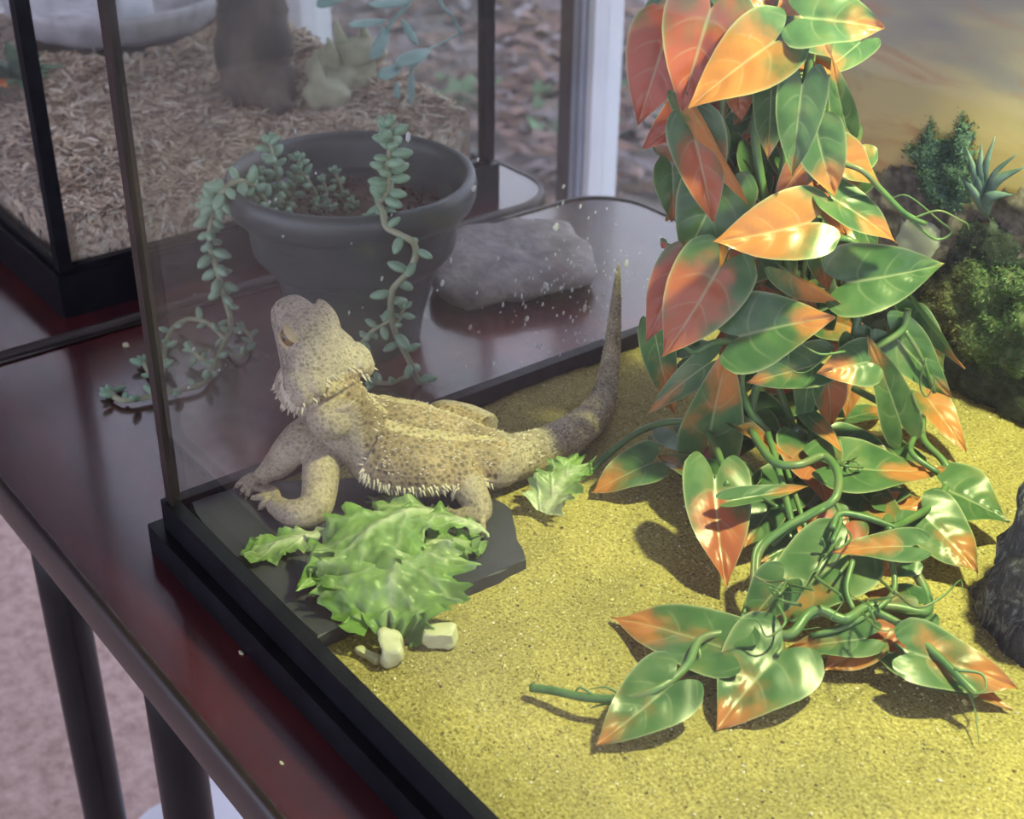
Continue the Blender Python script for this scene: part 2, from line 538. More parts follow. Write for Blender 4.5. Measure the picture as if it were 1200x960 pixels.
mx = N(nt, 'ShaderNodeMix', data_type='RGBA'); ln.new(r2.outputs[0], mx.inputs[0]); ln.new(sky.outputs[0], mx.inputs[6])
mx.inputs[7].default_value = (.46, .19, .09, 1)
mk = N(nt, 'ShaderNodeMath', operation='MULTIPLY'); mk.inputs[1].default_value = .55
ln.new(r2.outputs[0], mk.inputs[0]); ln.new(mk.outputs[0], mx.inputs[0])
ln.new(mx.outputs[2], b.inputs['Base Color']); b.inputs['Roughness'].default_value = .55
obj('backdrop_sheet', box(.030, LX - .006, BY - .002, BY, -.008, LZ - .001), m, bd, smooth=False)

def relief(name, outline_px, mat, thick, seed, step=.0035, amp=.5, attrs=None, label=None):
    """painted mass with low relief standing on the backdrop sheet"""
    poly = [P(px, py, Y=BY - .002) for px, py in outline_px]
    pol = [(p[0], p[2]) for p in poly]
    x0, x1 = min(p[0] for p in pol), max(p[0] for p in pol)
    z0, z1 = min(p[1] for p in pol), max(p[1] for p in pol)
    def dist(x, z):
        ins = False; dm = 9
        for i in range(len(pol)):
            (ax, az), (bx, bz) = pol[i - 1], pol[i]
            if (az > z) != (bz > z) and x < (bx - ax) * (z - az) / (bz - az) + ax: ins = not ins
            t = max(0, min(1, ((x - ax) * (bx - ax) + (z - az) * (bz - az)) / ((bx - ax) ** 2 + (bz - az) ** 2 + 1e-12)))
            dm = min(dm, math.hypot(x - ax - t * (bx - ax), z - az - t * (bz - az)))
        return dm if ins else -dm
    nx = int((x1 - x0) / step) + 3; nz_ = int((z1 - z0) / step) + 3
    idx = {}; V = []; F = []
    for j in range(nz_):
        for i in range(nx):
            x = x0 + (i - 1) * step; z = z0 + (j - 1) * step
            d = dist(x, z) + .004 * fbm((x + seed, z, seed), 120, 3)
            if d > -.001 and z > -.014:
                h = thick * min(1, max(0, d) / (thick * 1.3)) ** .5 * (1 + amp * fbm((x, seed, z), 60, 4))
                idx[i, j] = len(V); V.append((x, BY - .0022 - max(0, h), z))
    for (i, j) in list(idx):
        q = [(i, j), (i + 1, j), (i + 1, j + 1), (i, j + 1)]
        if all(k in idx for k in q): F.append([idx[k] for k in q])
    return obj(name, (V, F), mat, bd, label=label), V

MT['paint_rock'] = pmat('paint_rock', [(.035, .03, .028), (.11, .095, .085), (.23, .20, .18)], 110, .8, .7, 300)
MT['paint_dark'] = pmat('paint_dark_bush', [(.010, .016, .012), (.03, .045, .035), (.075, .10, .075)], 140, .9, .8, 400)
MT['paint_teal'] = pmat('paint_teal_bush', [(.025, .055, .045), (.075, .14, .11), (.15, .24, .20)], 260, .8, .6, 500)
MT['paint_mist'] = pmat('paint_pale_stone', [(.34, .37, .27), (.42, .45, .36), (.28, .30, .22)], 40, .7, .4, 200)
MT['agave'] = pmat('paint_agave', [(.035, .08, .075), (.09, .16, .15), (.17, .24, .24)], 60, .6)
MT['moss'] = vmat('moss', .9, bscale=300)
MT['moss_bed'] = pmat('moss_bed', [(.07, .11, .055), (.12, .17, .08), (.17, .19, .10)], 160, .9, .8, 400)
relief('painted_rocks', [(1018, 200), (1062, 190), (1100, 225), (1140, 235), (1205, 215), (1240, 250), (1240, 330), (1000, 340), (1000, 230)], MT['paint_rock'], .004, 1.0, amp=.9)
bu, bv_ = relief('painted_bush', [(1062, 172), (1078, 168), (1095, 142), (1108, 165), (1133, 132), (1146, 170), (1150, 230), (1130, 255), (1090, 240), (1078, 200)], MT['paint_teal'], .006, 2.0, amp=.8)
relief('painted_pale_stone', [(1040, 290), (1058, 252), (1085, 245), (1108, 262), (1118, 290), (1112, 315), (1080, 325), (1045, 320)], MT['paint_mist'], .006, 3.0, amp=.3)
ug, uv_ = relief('painted_undergrowth', [(985, 330), (1060, 320), (1110, 300), (1125, 255), (1165, 250), (1210, 280), (1300, 300), (1330, 560), (1200, 500), (1117, 458), (960, 400)], MT['paint_dark'], .006, 4.0, step=.005, amp=.8)
mo, mv = relief('moss_mound', [(1075, 352), (1098, 322), (1130, 300), (1165, 292), (1200, 300), (1240, 320), (1250, 420), (1205, 448), (1160, 440), (1125, 405), (1085, 385)], MT['moss_bed'], .013, 5.0, step=.003, amp=.6)
random.seed(8)
def fibres(owner, verts, n, colour):
    parts, cols = [], []
    for i in range(n):
        p = np.array(random.choice(verts)) + np.array([random.gauss(0, .0018), 0, random.gauss(0, .0018)])
        d = np.array([random.gauss(0, .7), -1, random.gauss(.5, .7)]); d /= np.linalg.norm(d)
        L = random.uniform(.0012, .0032); s = np.cross(d, [random.random() - .5, .2, random.random() - .5]); s = s / (np.linalg.norm(s) + 1e-9) * .0004
        parts.append((np.array([p - s, p + s, p + d * L]), [[0, 1, 2]]))
        cols += [tuple(np.array(colour) * random.uniform(.4, 1.3))] * 3
    obj('bush_fibres', join(parts), MT['moss'], owner, attrs={'Col': cols}, smooth=False, kind='stuff')
fibres(bu, bv_, 3500, (.10, .19, .15))
fibres(ug, uv_, 5000, (.06, .085, .06))
parts, cols = [], []
for i in range(9000):
    p = np.array(random.choice(mv)) + np.array([random.gauss(0, .0018), 0, random.gauss(0, .0018)])
    d = np.array([random.gauss(0, .7), -1, random.gauss(.5, .7)]); d /= np.linalg.norm(d)
    L = random.uniform(.0015, .004); s = np.cross(d, [random.random() - .5, .2, random.random() - .5]); s = s / (np.linalg.norm(s) + 1e-9) * .0004
    parts.append((np.array([p - s, p + s, p + d * L]), [[0, 1, 2]]))
    px = 600 + FPX * ((p - CC) @ CR) / ((p - CC) @ CF)
    g = random.uniform(.45, 1.25); f = min(1, max(0, (px - 1115) / 35)); c = np.array([.20, .19, .10]) * (1 - f) + np.array([.12, .22, .105]) * f
    cols += [tuple(c * g)] * 3
obj('moss_fibres', join(parts), MT['moss'], mo, attrs={'Col': cols}, smooth=False, kind='stuff')
ab = np.array(P(1155, 252, Y=BY - .012))
for tip, w in [((1132, 172), .0022), ((1150, 168), .0022), ((1143, 186), .0018), ((1166, 160), .0018), ((1200, 196), .0025), ((1192, 180), .0014), ((1186, 228), .0028), ((1124, 205), .0025)]:
    tp = np.array(P(*tip, Y=BY - .018)); md = (ab + tp) / 2 + np.array([(tp[0] - ab[0]) * -.18, -.006, .005])
    obj('agave_blade', tube([ab, md, tp], [w, w * 1.3, .0003], 6, 5, rad2=[w * .5, w * .5, .0002], up=(0, 1, 0)), MT['agave'], bd)

# ------------------------------------------------------------------ sand
m, nt, ns, ln, b = newmat('yellow_sand')
tc = N(nt, 'ShaderNodeTexCoord')
n1 = N(nt, 'ShaderNodeTexNoise', i_Scale=620.0, i_Detail=3.0, i_Roughness=.7)
n2 = N(nt, 'ShaderNodeTexNoise', i_Scale=18.0, i_Detail=5.0)
n3 = N(nt, 'ShaderNodeTexVoronoi', i_Scale=420.0)
for q in (n1, n2, n3): ln.new(tc.outputs['Object'], q.inputs['Vector'])
r1 = ramp(nt, [(.30, (.085, .07, .034)), (.42, (.30, .255, .095)), (.56, (.41, .35, .13)), (.72, (.62, .56, .27))])
ln.new(n1.outputs[0], r1.inputs[0])
r2 = ramp(nt, [(.35, (.80, .80, .80)), (.65, (1.1, 1.08, 1.0))]); ln.new(n2.outputs[0], r2.inputs[0])
mx = N(nt, 'ShaderNodeMix', data_type='RGBA', blend_type='MULTIPLY'); mx.inputs[0].default_value = 1
ln.new(r1.outputs[0], mx.inputs[6]); ln.new(r2.outputs[0], mx.inputs[7])
ln.new(mx.outputs[2], b.inputs['Base Color'])
b.inputs['Roughness'].default_value = .9; b.inputs['Specular IOR Level'].default_value = .2
bp = N(nt, 'ShaderNodeBump', i_Strength=.9, i_Distance=.0012); ln.new(n1.outputs[0], bp.inputs['Height']); ln.new(bp.outputs[0], b.inputs['Normal'])
sandm = m
def sand_z(x, y):
    e = min(x, y, .455 - y)
    return -.0025 + .0030 * fbm((x, y, 0), 11, 3) + .0012 * fbm((x, y, 5), 70, 3) - .002 * math.exp(-(e / .02) ** 2)
nx, ny = 230, 140
gx = np.linspace(.0042, .75, nx); gy = np.linspace(.0042, .4530, ny)
V = [(x, y, sand_z(x, y)) for y in gy for x in gx]
F = [[j * nx + i, j * nx + i + 1, (j + 1) * nx + i + 1, (j + 1) * nx + i] for j in range(ny - 1) for i in range(nx - 1)]
k = len(V)
rim = [i for i in range(nx)] + [j * nx + nx - 1 for j in range(1, ny)] + [(ny - 1) * nx + i for i in range(nx - 2, -1, -1)] + [j * nx for j in range(ny - 2, 0, -1)]
V += [(V[i][0], V[i][1], TZ + .009) for i in rim]
for q in range(len(rim)):
    w = (q + 1) % len(rim)
    F.append([rim[q], k + q, k + w, rim[w]])
obj('sand', (V, F), sandm, label='yellow sand bed covering the terrarium floor', cat='sand', kind='stuff')
random.seed(5)
parts, cols = [], []
octa = np.array([(1, 0, 0), (-1, 0, 0), (0, 1, 0), (0, -1, 0), (0, 0, 1), (0, 0, -1)], float)
of = [[0, 2, 4], [2, 1, 4], [1, 3, 4], [3, 0, 4], [2, 0, 5], [1, 2, 5], [3, 1, 5], [0, 3, 5]]
for i in range(9000):
    x = random.uniform(.008, .45); y = random.uniform(.008, .45)
    r = random.uniform(.0004, .0009) * (1.7 if random.random() < .03 else 1)
    p = np.array([x, y, sand_z(x, y) + r * .3])
    o8 = octa * r * np.array([random.uniform(.7, 1.3), random.uniform(.7, 1.3), .8])
    a = random.uniform(0, 6); o8 = np.stack([o8[:, 0] * math.cos(a) - o8[:, 1] * math.sin(a), o8[:, 0] * math.sin(a) + o8[:, 1] * math.cos(a), o8[:, 2]], 1)
    parts.append((p + o8, of))
    g = random.random()
    c = (.58, .52, .24) if g < .55 else (.42, .36, .15) if g < .85 else (.75, .7, .55) if g < .94 else (.12, .09, .06)
    cols += [c] * 6
obj('sand_grains', join(parts), vmat('sand_grain', .8), attrs={'Col': cols}, smooth=False,
    label='coarse pale grains lying loose on the sand bed', cat='sand', kind='stuff')

# ------------------------------------------------------------------ slate tile under the lizard
pl = [(222, 589), (292, 569), (420, 560), (520, 562), (575, 583), (598, 598), (603, 625), (617, 656), (585, 672), (520, 696), (440, 716), (362, 752), (300, 702), (240, 630)]
pol = [P(x, y, z=.003)[:2] for x, y in pl]
dense = []
random.seed(3)
for i in range(len(pol)):
    a, c = np.array(pol[i]), np.array(pol[(i + 1) % len(pol)])
    for t in (0, .33, .66):
        q = a + (c - a) * t + np.array([random.uniform(-.0008, .0008), random.uniform(-.0008, .0008)])
        dense.append((max(.0055, q[0]), max(.0055, q[1])))
bm = bmesh.new()
v, f = prism(dense, -.005, .0040)
bv = [bm.verts.new(q) for q in v]
for q in f: bm.faces.new([bv[i] for i in q])
bmesh.ops.bevel(bm, geom=[e for e in bm.edges if all(abs(w.co.z - .0040) < 1e-6 for w in e.verts)], offset=.0009, segments=1, affect='EDGES')
obj('slate_tile', from_bm(bm), MT['slate'], smooth=False, label='dark grey slate slab lying on the sand under lizard and lettuce', cat='slate')

# ================================================================== BEARDED LIZARD
bst = [  # x, y, height, half width, half height
    (390, 456, .068, .0150, .0135), (398, 476, .055, .0185, .0155), (412, 494, .043, .0230, .0175), (432, 508, .034, .0285, .0200),
    (462, 521, .0285, .0335, .0215), (496, 527, .0265, .0335, .0210), (530, 530, .0235, .0275, .0185), (563, 533, .0205, .0195, .0155),
    (600, 536, .0140, .0140, .0130), (640, 525, .0100, .0128, .0118), (672, 507, .0088, .0115, .0108), (697, 486, .0078, .0098, .0095)]
sp = [P(a, b_, z=c) for a, b_, c, d, e in bst]
sw = [q[3] for q in bst]; sh = [q[4] for q in bst]
for (x, y, X, r) in [(709, 458, .052, .0075), (715, 425, .036, .0060), (719, 392, .0255, .0048), (722, 352, .0165, .0033), (724, 325, .0120, .0020), (725, 307, .0105, .0007)]:
    sp.append(P(x, y, X=X)); sw.append(r); sh.append(r)
blobs = [tube(sp, sw, 28, 7, rad2=sh)]
neck = np.array(sp[0])
# head frame: turned to its right and lifted
hf = np.array([-.70, -.14, .70]); hf /= np.linalg.norm(hf)
hs_ = np.array([.196, -.98, 0.0]); hs_ -= hf * (hs_ @ hf); hs_ /= np.linalg.norm(hs_)
hu = np.cross(hs_, hf); hu = hu if hu[2] > 0 else -hu
HB = np.array(P(389, 441, d=depth(neck) - .004))
HL = .047
def hp(s, side, upw):
    return HB + hf * (s * HL) + hs_ * side + hu * upw
# cross sections: s, half width, top, bottom
hsec = [(-.20, .012, .004, -.016), (-.04, .0195, .0085, -.0205), (.10, .0225, .0115, -.0225), (.26, .0208, .0130, -.0215), (.42, .0172, .0132, -.0190), (.58, .0142, .0128, -.0165),
        (.72, .0122, .0102, -.0145), (.86, .0104, .0078, -.0122), (.96, .0082, .0052, -.0092), (1.01, .0045, .002, -.005)]
V, F, sg = [], [], 28
for (s, w, t, bt) in hsec:
    for k in range(sg):
        a = 2 * math.pi * k / sg
        ca, sa = math.cos(a), math.sin(a)
        e = .78
        x = math.copysign(abs(ca) ** e, ca) * w
        u = math.copysign(abs(sa) ** e, sa) * (t if sa > 0 else -bt)
        V.append(hp(s, x, u))
for i in range(len(hsec) - 1):
    for k in range(sg):
        F.append([i * sg + k, i * sg + (k + 1) % sg, (i + 1) * sg + (k + 1) % sg, (i + 1) * sg + k])
F.append(list(range(sg))[::-1]); F.append([(len(hsec) - 1) * sg + k for k in range(sg)])
blobs.append((np.array(V), F))
HR = np.stack([hf, hs_, hu], 1)
for sd in (1, -1):
    blobs.append(ico(hp(.58, sd * .0112, .0092), (.0105, .0046, .0042), 3, HR))     # brow ridge
    blobs.append(ico(hp(.04, sd * .0210, -.001), (.0105, .0062, .0085), 3, HR))     # jowl
    blobs.append(ico(hp(.56, sd * .0128, .0052), (.0075, .0040, .0062), 3, HR))     # eye socket
    blobs.append(ico(hp(.02, sd * .0150, .0050), (.0085, .0065, .0055), 3, HR))     # back of skull
blobs.append(ico(hp(.10, 0.004, -.0205), (.0160, .0165, .0095), 3, HR))              # beard pouch
blobs.append(ico(hp(-.34, .004, -.014), (.0130, .0125, .0120), 3, HR))
def limb(pts, seg=14):
    blobs.append(tube([P(a, b_, z=c) for a, b_, c, r in pts], [q[3] for q in pts], seg, 6))
limb([(396, 500, .036, .0125), (384, 520, .030, .0118), (377, 548, .024, .0102), (374, 578, .017, .0092), (368, 596, .0135, .0086), (350, 602, .0115, .0078), (334, 599, .0095, .0062), (322, 591, .0085, .0052)])
limb([(385, 500, .034, .0110), (358, 512, .034, .0105), (342, 526, .030, .0095), (327, 543, .020, .0080), (314, 553, .0125, .0058), (306, 559, .0090, .0046)])
limb([(592, 540, .018, .0140), (572, 542, .0215, .0140), (550, 537, .0265, .0118), (540, 545, .0265, .0100), (549, 570, .0185, .0090), (560, 592, .0120, .0076), (560, 603, .0095, .0062), (545, 606, .0082, .0052), (531, 607, .0078, .0040)])
limb([(566, 510, .022, .0130), (545, 497, .024, .0115), (520, 486, .026, .0085), (512, 490, .022, .0070), (520, 500, .010, .0050)])
tips = []
def finger(a, b_, za, zb, mid=.0025, r=.0021):
    p0, p1 = P(*a, z=za), P(*b_, z=zb)
    md = (p0 + p1) / 2 + np.array([0, 0, mid])
    blobs.append(tube([p0, md, p1], [r * 1.25, r, r * .75], 8, 4))
    tips.append((p1, (p1 - md) / np.linalg.norm(p1 - md)))
for t in ((295, 584), (302, 573), (310, 569), (304, 596)):
    finger((322, 591), t, .0085, .0052)
finger((327, 593), (320, 571), .009, .0075, .003)
for t in ((276, 571), (283, 577), (289, 582), (297, 576)):
    finger((306, 558), t, .009, .0052)
finger((311, 557), (313, 569), .009, .0055)
for t in ((516, 601), (518, 607), (522, 613), (531, 617)):
    finger((534, 606), t, .008, .0052)
finger((562, 602), (567, 631), .008, .005, .003)
v, f = join(blobs)
me = bpy.data.meshes.new('lizard_cage'); me.from_pydata(v.tolist(), [], f); me.update()
tmp = bpy.data.objects.new('lizard_cage', me); COL.objects.link(tmp)
md = tmp.modifiers.new('r', 'REMESH'); md.mode = 'VOXEL'; md.voxel_size = .00085; md.adaptivity = 0
sm = tmp.modifiers.new('s', 'SMOOTH'); sm.factor = .5; sm.iterations = 6
dg = bpy.context.evaluated_depsgraph_get(); dg.update()
em = bpy.data.meshes.new_from_object(tmp.evaluated_get(dg))
LV = np.array([q.co[:] for q in em.vertices]); LN = np.array([q.normal[:] for q in em.vertices])
LF = [list(q.vertices) for q in em.polygons]
bpy.data.objects.remove(tmp); bpy.data.meshes.remove(me); bpy.data.meshes.remove(em)

spl = catmull(np.hstack([np.array(sp), np.array(sw)[:, None], np.array(sh)[:, None]]), 7)
TT = np.gradient(spl[:, :3], axis=0); TT /= np.linalg.norm(TT, axis=1)[:, None]
def body_coord(p):
    d = ((spl[:, :3] - p) ** 2).sum(1); i = int(d.argmin())
    L = np.cross(TT[i], [0, 0, 1]); L /= np.linalg.norm(L) + 1e-9
    q = p - spl[i, :3]
    return i, q @ L / spl[i, 3], q[2] / spl[i, 4], math.sqrt(d[i])
lz_col = np.zeros((len(LV), 3)); disp = np.zeros(len(LV))
ncoord = len(spl)
for i, p in enumerate(LV):
    k, la, up_, dd = body_coord(p)
    hl = p - HB
    s, side, upw = hl @ hf / HL, hl @ hs_, hl @ hu
    head = s > -.08 and abs(side) < .03 and abs(upw) < .034
    nz_ = fbm(p, 90, 3); nb = fbm(p, 28, 3)
    d, pts = noise.voronoi(Vector(p.tolist()) * (430 if head else 330 if k < 60 else 430))
    cell = d[1] - d[0]
    base = np.array([.36, .30, .225])
    if head:
        base = np.array([.36, .305, .235]) * (1 + .16 * nb)
        if upw < -.008: base = base * np.array([1.02, 1.0, .98])
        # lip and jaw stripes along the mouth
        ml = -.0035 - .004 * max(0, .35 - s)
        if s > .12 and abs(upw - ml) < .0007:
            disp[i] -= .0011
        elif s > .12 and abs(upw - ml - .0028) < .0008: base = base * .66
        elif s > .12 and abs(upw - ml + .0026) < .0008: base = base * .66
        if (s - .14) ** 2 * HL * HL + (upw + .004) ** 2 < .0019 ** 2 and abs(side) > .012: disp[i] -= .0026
        disp[i] -= .00022 * min(cell * 3, 1)
        base = base * (1.25 - .70 * min(1, cell * 1.8))
    else:
        near_body = dd < 1.25 * max(spl[k, 3], spl[k, 4])
        if near_body and up_ > -.12:
            base = np.array([.26, .195, .115]) * (1 + .5 * nb) if k < 52 else np.array([.33, .275, .19]) * (1 + .3 * nb)
            if k < 52:
                st = abs(abs(la) - .42 - .1 * nb)
                if st < .10: base = np.array([.38, .31, .18])
            disp[i] -= .00075 * min(cell * 2.2, 1) * (1 if k < 60 else .8)
            base = base * (1.42 - .85 * min(1, cell * 2.0))
        else:
            base = np.array([.36, .30, .215]) * (1 + .14 * nb)
            disp[i] += .00028 * min(cell * 3, 1)
            base = base * (1.12 - .48 * min(1, cell * 2.0))
        if k > 80: base = base * (.85 + .12 * math.sin(k * .9))
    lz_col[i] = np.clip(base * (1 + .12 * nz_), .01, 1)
LV2 = LV + LN * disp[:, None]
skin = vmat('lizard_skin', .62, bump=.25, bscale=1100, spec=.3, bdist=.0006)
liz = empty('bearded_dragon', P(470, 590, z=.0035), 'tan bearded dragon with raised head resting on the slate slab', 'lizard')
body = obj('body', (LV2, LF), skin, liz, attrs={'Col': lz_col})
# eyes
eye_lid = pmat('eyelid', [(.36, .28, .14), (.46, .38, .22)], 300, .6, .4, 900)
eye_m = pmat('eye_iris', [(.10, .055, .02), (.20, .12, .04)], 500, .15)
pup = pmat('pupil', [(.004, .004, .004), (.006, .006, .006)], 50, .08)
for sd in (1, -1):
    ec = hp(.56, .0146 if sd > 0 else -.0122, .0066)
    e = obj('eye', ico(ec, (.0050, .0034, .0046), 3, HR), eye_m, liz)
    obj('pupil', ico(ec + hs_ * sd * .0022, (.0020, .0015, .0020), 2, HR), pup, e)
    for dz, nm in ((.0037, 'eyelid'), (-.0038, 'eyelid')):
        obj(nm, ico(ec + hu * dz + hf * .0004 * (1 if dz > 0 else -1), (.0056, .0034, .0019), 3, HR), eye_lid, e)
    obj('nostril', ico(hp(.93, sd * .0072, .0030), (.0009, .0007, .0007), 2, HR), pup, liz)
# claws
claw_m = pmat('claw', [(.05, .035, .02), (.12, .09, .05)], 200, .4)
for p1, d in tips:
    obj('claw', tube([p1 - d * .0006, p1 + d * .0012 - np.array([0, 0, .0004]), p1 + d * .0022 - np.array([0, 0, .0012])], [.0010, .0007, .0001], 6, 2), claw_m, liz)
# spines: beard, jowls, flank fringes, back and tail keels
random.seed(21)
kd_pts = LV2
def nearest(p):
    d = ((kd_pts - p) ** 2).sum(1); i = int(d.argmin())
    return kd_pts[i], LN[i]
spines = []
def spine(p, n, L, r):
    n = np.array(n) / np.linalg.norm(n)
    t = np.cross(n, [.3, .5, .8]); t /= np.linalg.norm(t); b2 = np.cross(n, t)
    V = [p - n * .0005 + (t * math.cos(a) + b2 * math.sin(a)) * r for a in (0, 1.257, 2.513, 3.77, 5.027)] + [p + n * L]
    spines.append((np.array(V), [[0, 1, 5], [1, 2, 5], [2, 3, 5], [3, 4, 5], [4, 0, 5]]))
for sd in (1, -1):
    for row in (0, 1):
        for k in range(15):                               # jowl rows sweeping round the back of the jaw
            a = k / 14
            q, n = nearest(hp(.02 + .34 * a - .05 * row, sd * (.026 - .004 * a), -.002 - .012 * a - .004 * row))
            spine(q, n - hf * .9, random.uniform(.0028, .0046), .0009)
    for k in range(14):
        q, n = nearest(hp(-.05 - .05 * random.random(), sd * (.016 + .0009 * k), .004 - .0010 * k))
        spine(q, n + hs_ * sd * .5 - hf * .5, random.uniform(.0032, .0050), .0009)
    for k in range(11):
        q, n = nearest(hp(-.07 + random.uniform(-.03, .03), sd * (.006 + .0016 * k), .010 - .0010 * k))
        spine(q, n - hf * .8, random.uniform(.0022, .0038), .0009)
for k in range(110):                                       # beard
    q, n = nearest(hp(random.uniform(-.15, .42), random.uniform(-.02, .024), -.030))
    spine(q, n - hf * .55, random.uniform(.0022, .0040), .0008)
for k in range(len(spl)):
    if 18 < k < 50:
        L = np.cross(TT[k], [0, 0, 1]); L /= np.linalg.norm(L)
        for sd in (1, -1):
            for row, off in ((0, -.15), (1, -.34)):
                for j in range(2):
                    q, n = nearest(spl[k, :3] + TT[k] * random.uniform(-.0018, .0018) + L * sd * spl[k, 3] * 1.05 + np.array([0, 0, spl[k, 4] * (off + random.uniform(-.06, .06))]))
                    spine(q, n - TT[k] * -.35 + np.array([0, 0, -.25]), random.uniform(.0022, .0040), .0008)
idx = [i for i in range(len(LV2)) if LN[i][2] > .15]
cnt = 0
while cnt < 900:
    i = random.choice(idx); p = LV2[i]
    k, la, up_, dd = body_coord(p)
    if (p - HB) @ hf / HL > -.02 and np.linalg.norm(p - HB) < .07: cnt += 1; continue
    if up_ < .15: cnt += .2; continue
    if dd > 1.2 * max(spl[k, 3], spl[k, 4]): cnt += .5; continue
    spine(p, LN[i] + TT[k] * .9, random.uniform(.0008, .0017) * (.7 if k > 60 else 1), .0006)
    cnt += 1
obj('spines', join(spines), pmat('spine_scale', [(.50, .44, .33), (.62, .56, .45)], 300, .6), liz, smooth=False, kind='stuff')

# ================================================================== LETTUCE
m, nt, ns, ln, b = newmat('lettuce')
a = N(nt, 'ShaderNodeAttribute', attribute_name='Col')
tc = N(nt, 'ShaderNodeTexCoord')
nz = N(nt, 'ShaderNodeTexNoise', i_Scale=160.0, i_Detail=5.0, i_Distortion=1.0); ln.new(tc.outputs['Object'], nz.inputs['Vector'])
r = ramp(nt, [(.3, (.72, .8, .7)), (.7, (1.2, 1.12, 1.15))]); ln.new(nz.outputs[0], r.inputs[0])
mx = N(nt, 'ShaderNodeMix', data_type='RGBA', blend_type='MULTIPLY'); mx.inputs[0].default_value = 1
ln.new(a.outputs['Color'], mx.inputs[6]); ln.new(r.outputs[0], mx.inputs[7]); ln.new(mx.outputs[2], b.inputs['Base Color'])
b.inputs['Roughness'].default_value = .38
bp = N(nt, 'ShaderNodeBump', i_Strength=.5, i_Distance=.0012); ln.new(nz.outputs[0], bp.inputs['Height']); ln.new(bp.outputs[0], b.inputs['Normal'])
tl = N(nt, 'ShaderNodeBsdfTranslucent'); ln.new(mx.outputs[2], tl.inputs[0])
ms = N(nt, 'ShaderNodeMixShader'); ms.inputs[0].default_value = .3
ln.new(b.outputs[0], ms.inputs[1]); ln.new(tl.outputs[0], ms.inputs[2]); ln.new(ms.outputs[0], ns['Material Output'].inputs[0])
lettuce_m = m
def lettuce(base, tip, w, ruff, fold, seed, zb, zt, hump, pale, label, group=None, dark=0.0, ww=None):
    A, B = P(*base, z=zb), P(*tip, z=zt)
    u = B - A; L = np.linalg.norm(u); u /= L
    vv = np.cross([0, 0, 1], u); vv /= np.linalg.norm(vv); nn = np.cross(u, vv)
    W = w * depth(A) / FPX
    nu, nv = 76, 51
    hwp = ww or ([0, .06, .2, .4, .6, .8, .93, 1.0], [.16, .24, .62, .9, 1.0, .92, .66, .26])
    V, C = [], []
    rnd = random.Random(seed)
    ph = [rnd.uniform(0, 6.3) for _ in range(6)]
    for i in range(nu):
        t = i / (nu - 1)
        hw = np.interp(t, *hwp) * W / 2
        for j in range(nv):
            s = -1 + 2 * j / (nv - 1)
            ed = max(abs(s) ** 2.2, t ** 6)
            jag = 1 + .12 * ed * math.sin(t * 33 + ph[0] + s * 3) + .08 * ed * math.sin(t * 61 + ph[3]) + .05 * ed * math.sin(t * 118 + ph[1])
            x = t * L * (1 + .07 * (t ** 5) * math.sin(s * 9 + ph[1]) + .05 * t ** 5 * math.sin(s * 23 + ph[2]))
            y = s * hw * jag
            crumple = .26 * fbm((x * 1.0 + seed, y, seed * .37), 60, 3) + .15 * fbm((x, y + seed, 2.0), 170, 3)
            z = ruff * (ed * (math.sin(t * 17 + ph[4] + s * 2.0) + .5 * math.sin(t * 37 + ph[5])) * .8 + crumple * 1.5) + fold * abs(s) ** 1.4 * W * .5 + hump * math.sin(math.pi * t) * (1 - .5 * s * s)
            rib = math.exp(-(s * hw / .0026) ** 2) * (1 - t * .7)
            vn = max(0, math.sin((abs(s) * 1.4 - t * 3.0) * 6.5 + ph[2] * .2)) ** 8 * (1 - t * .5)
            z += .0022 * rib + .0007 * vn
            p = A + u * x + vv * y + nn * z
            floor_ = sand_z(p[0], p[1]) + .0012
            if 0 < p[0] < .15 and p[1] < .15: floor_ = max(floor_, .0046)
            p[2] = max(p[2], floor_ + rnd.random() * .0003)
            p[1] = max(p[1], .006)
            V.append(p)
            g = np.array([.17, .33, .06]) * (1 - .35 * dark) * (1 + .35 * fbm((x, y, seed), 40, 2))
            wt = np.array([.58, .66, .44])
            k = min(1, max(0, rib * .9 + .4 * vn + pale * max(0, 1 - t * 2.2) + .30 * (1 - ed) * pale))
            C.append(g * (1 - k) + wt * k)
    F = [[i * nv + j, i * nv + j + 1, (i + 1) * nv + j + 1, (i + 1) * nv + j] for i in range(nu - 1) for j in range(nv - 1)]
    return obj('lettuce_leaf', (V, F), lettuce_m, attrs={'Col': np.clip(C, 0, 1)}, label=label, cat='lettuce', group=group)
G_ = 'lettuce leaves fed to the lizard'
lettuce((388, 626), (286, 655), 52, .0025, .10, 1, .0055, .0055, .003, .8, 'small torn lettuce leaf lying alone at the slate edge beside the heap', G_)
lettuce((474, 610), (388, 630), 54, .0035, .06, 2, .009, .0055, .004, .15, 'ruffled green lettuce leaf of the heap under the elbow of the lizard', G_, .3)
lettuce((508, 603), (436, 590), 42, .0028, .12, 3, .0055, .0060, .004, .7, 'pale lettuce leaf of the heap touching the belly of the lizard', G_)
lettuce((520, 600), (372, 690), 120, .0055, .10, 4, .012, .010, .016, .35, 'broad veined lettuce leaf on top of the heap', G_)
lettuce((470, 640), (455, 742), 168, .0060, .06, 5, .016, .004, .012, .40, 'wide crumpled lettuce leaf hanging off the heap to the white stem', G_, .1, ([0, .1, .3, .6, .8, .93, 1], [.5, .85, 1, .95, .8, .62, .3]))
lettuce((572, 630), (470, 608), 46, .0030, .20, 6, .0055, .017, .006, .35, 'narrow lettuce leaf of the heap reaching to the hind foot', G_, .15, ([0, .1, .3, .6, .8, 1], [.35, .3, .55, 1, .9, .4]))
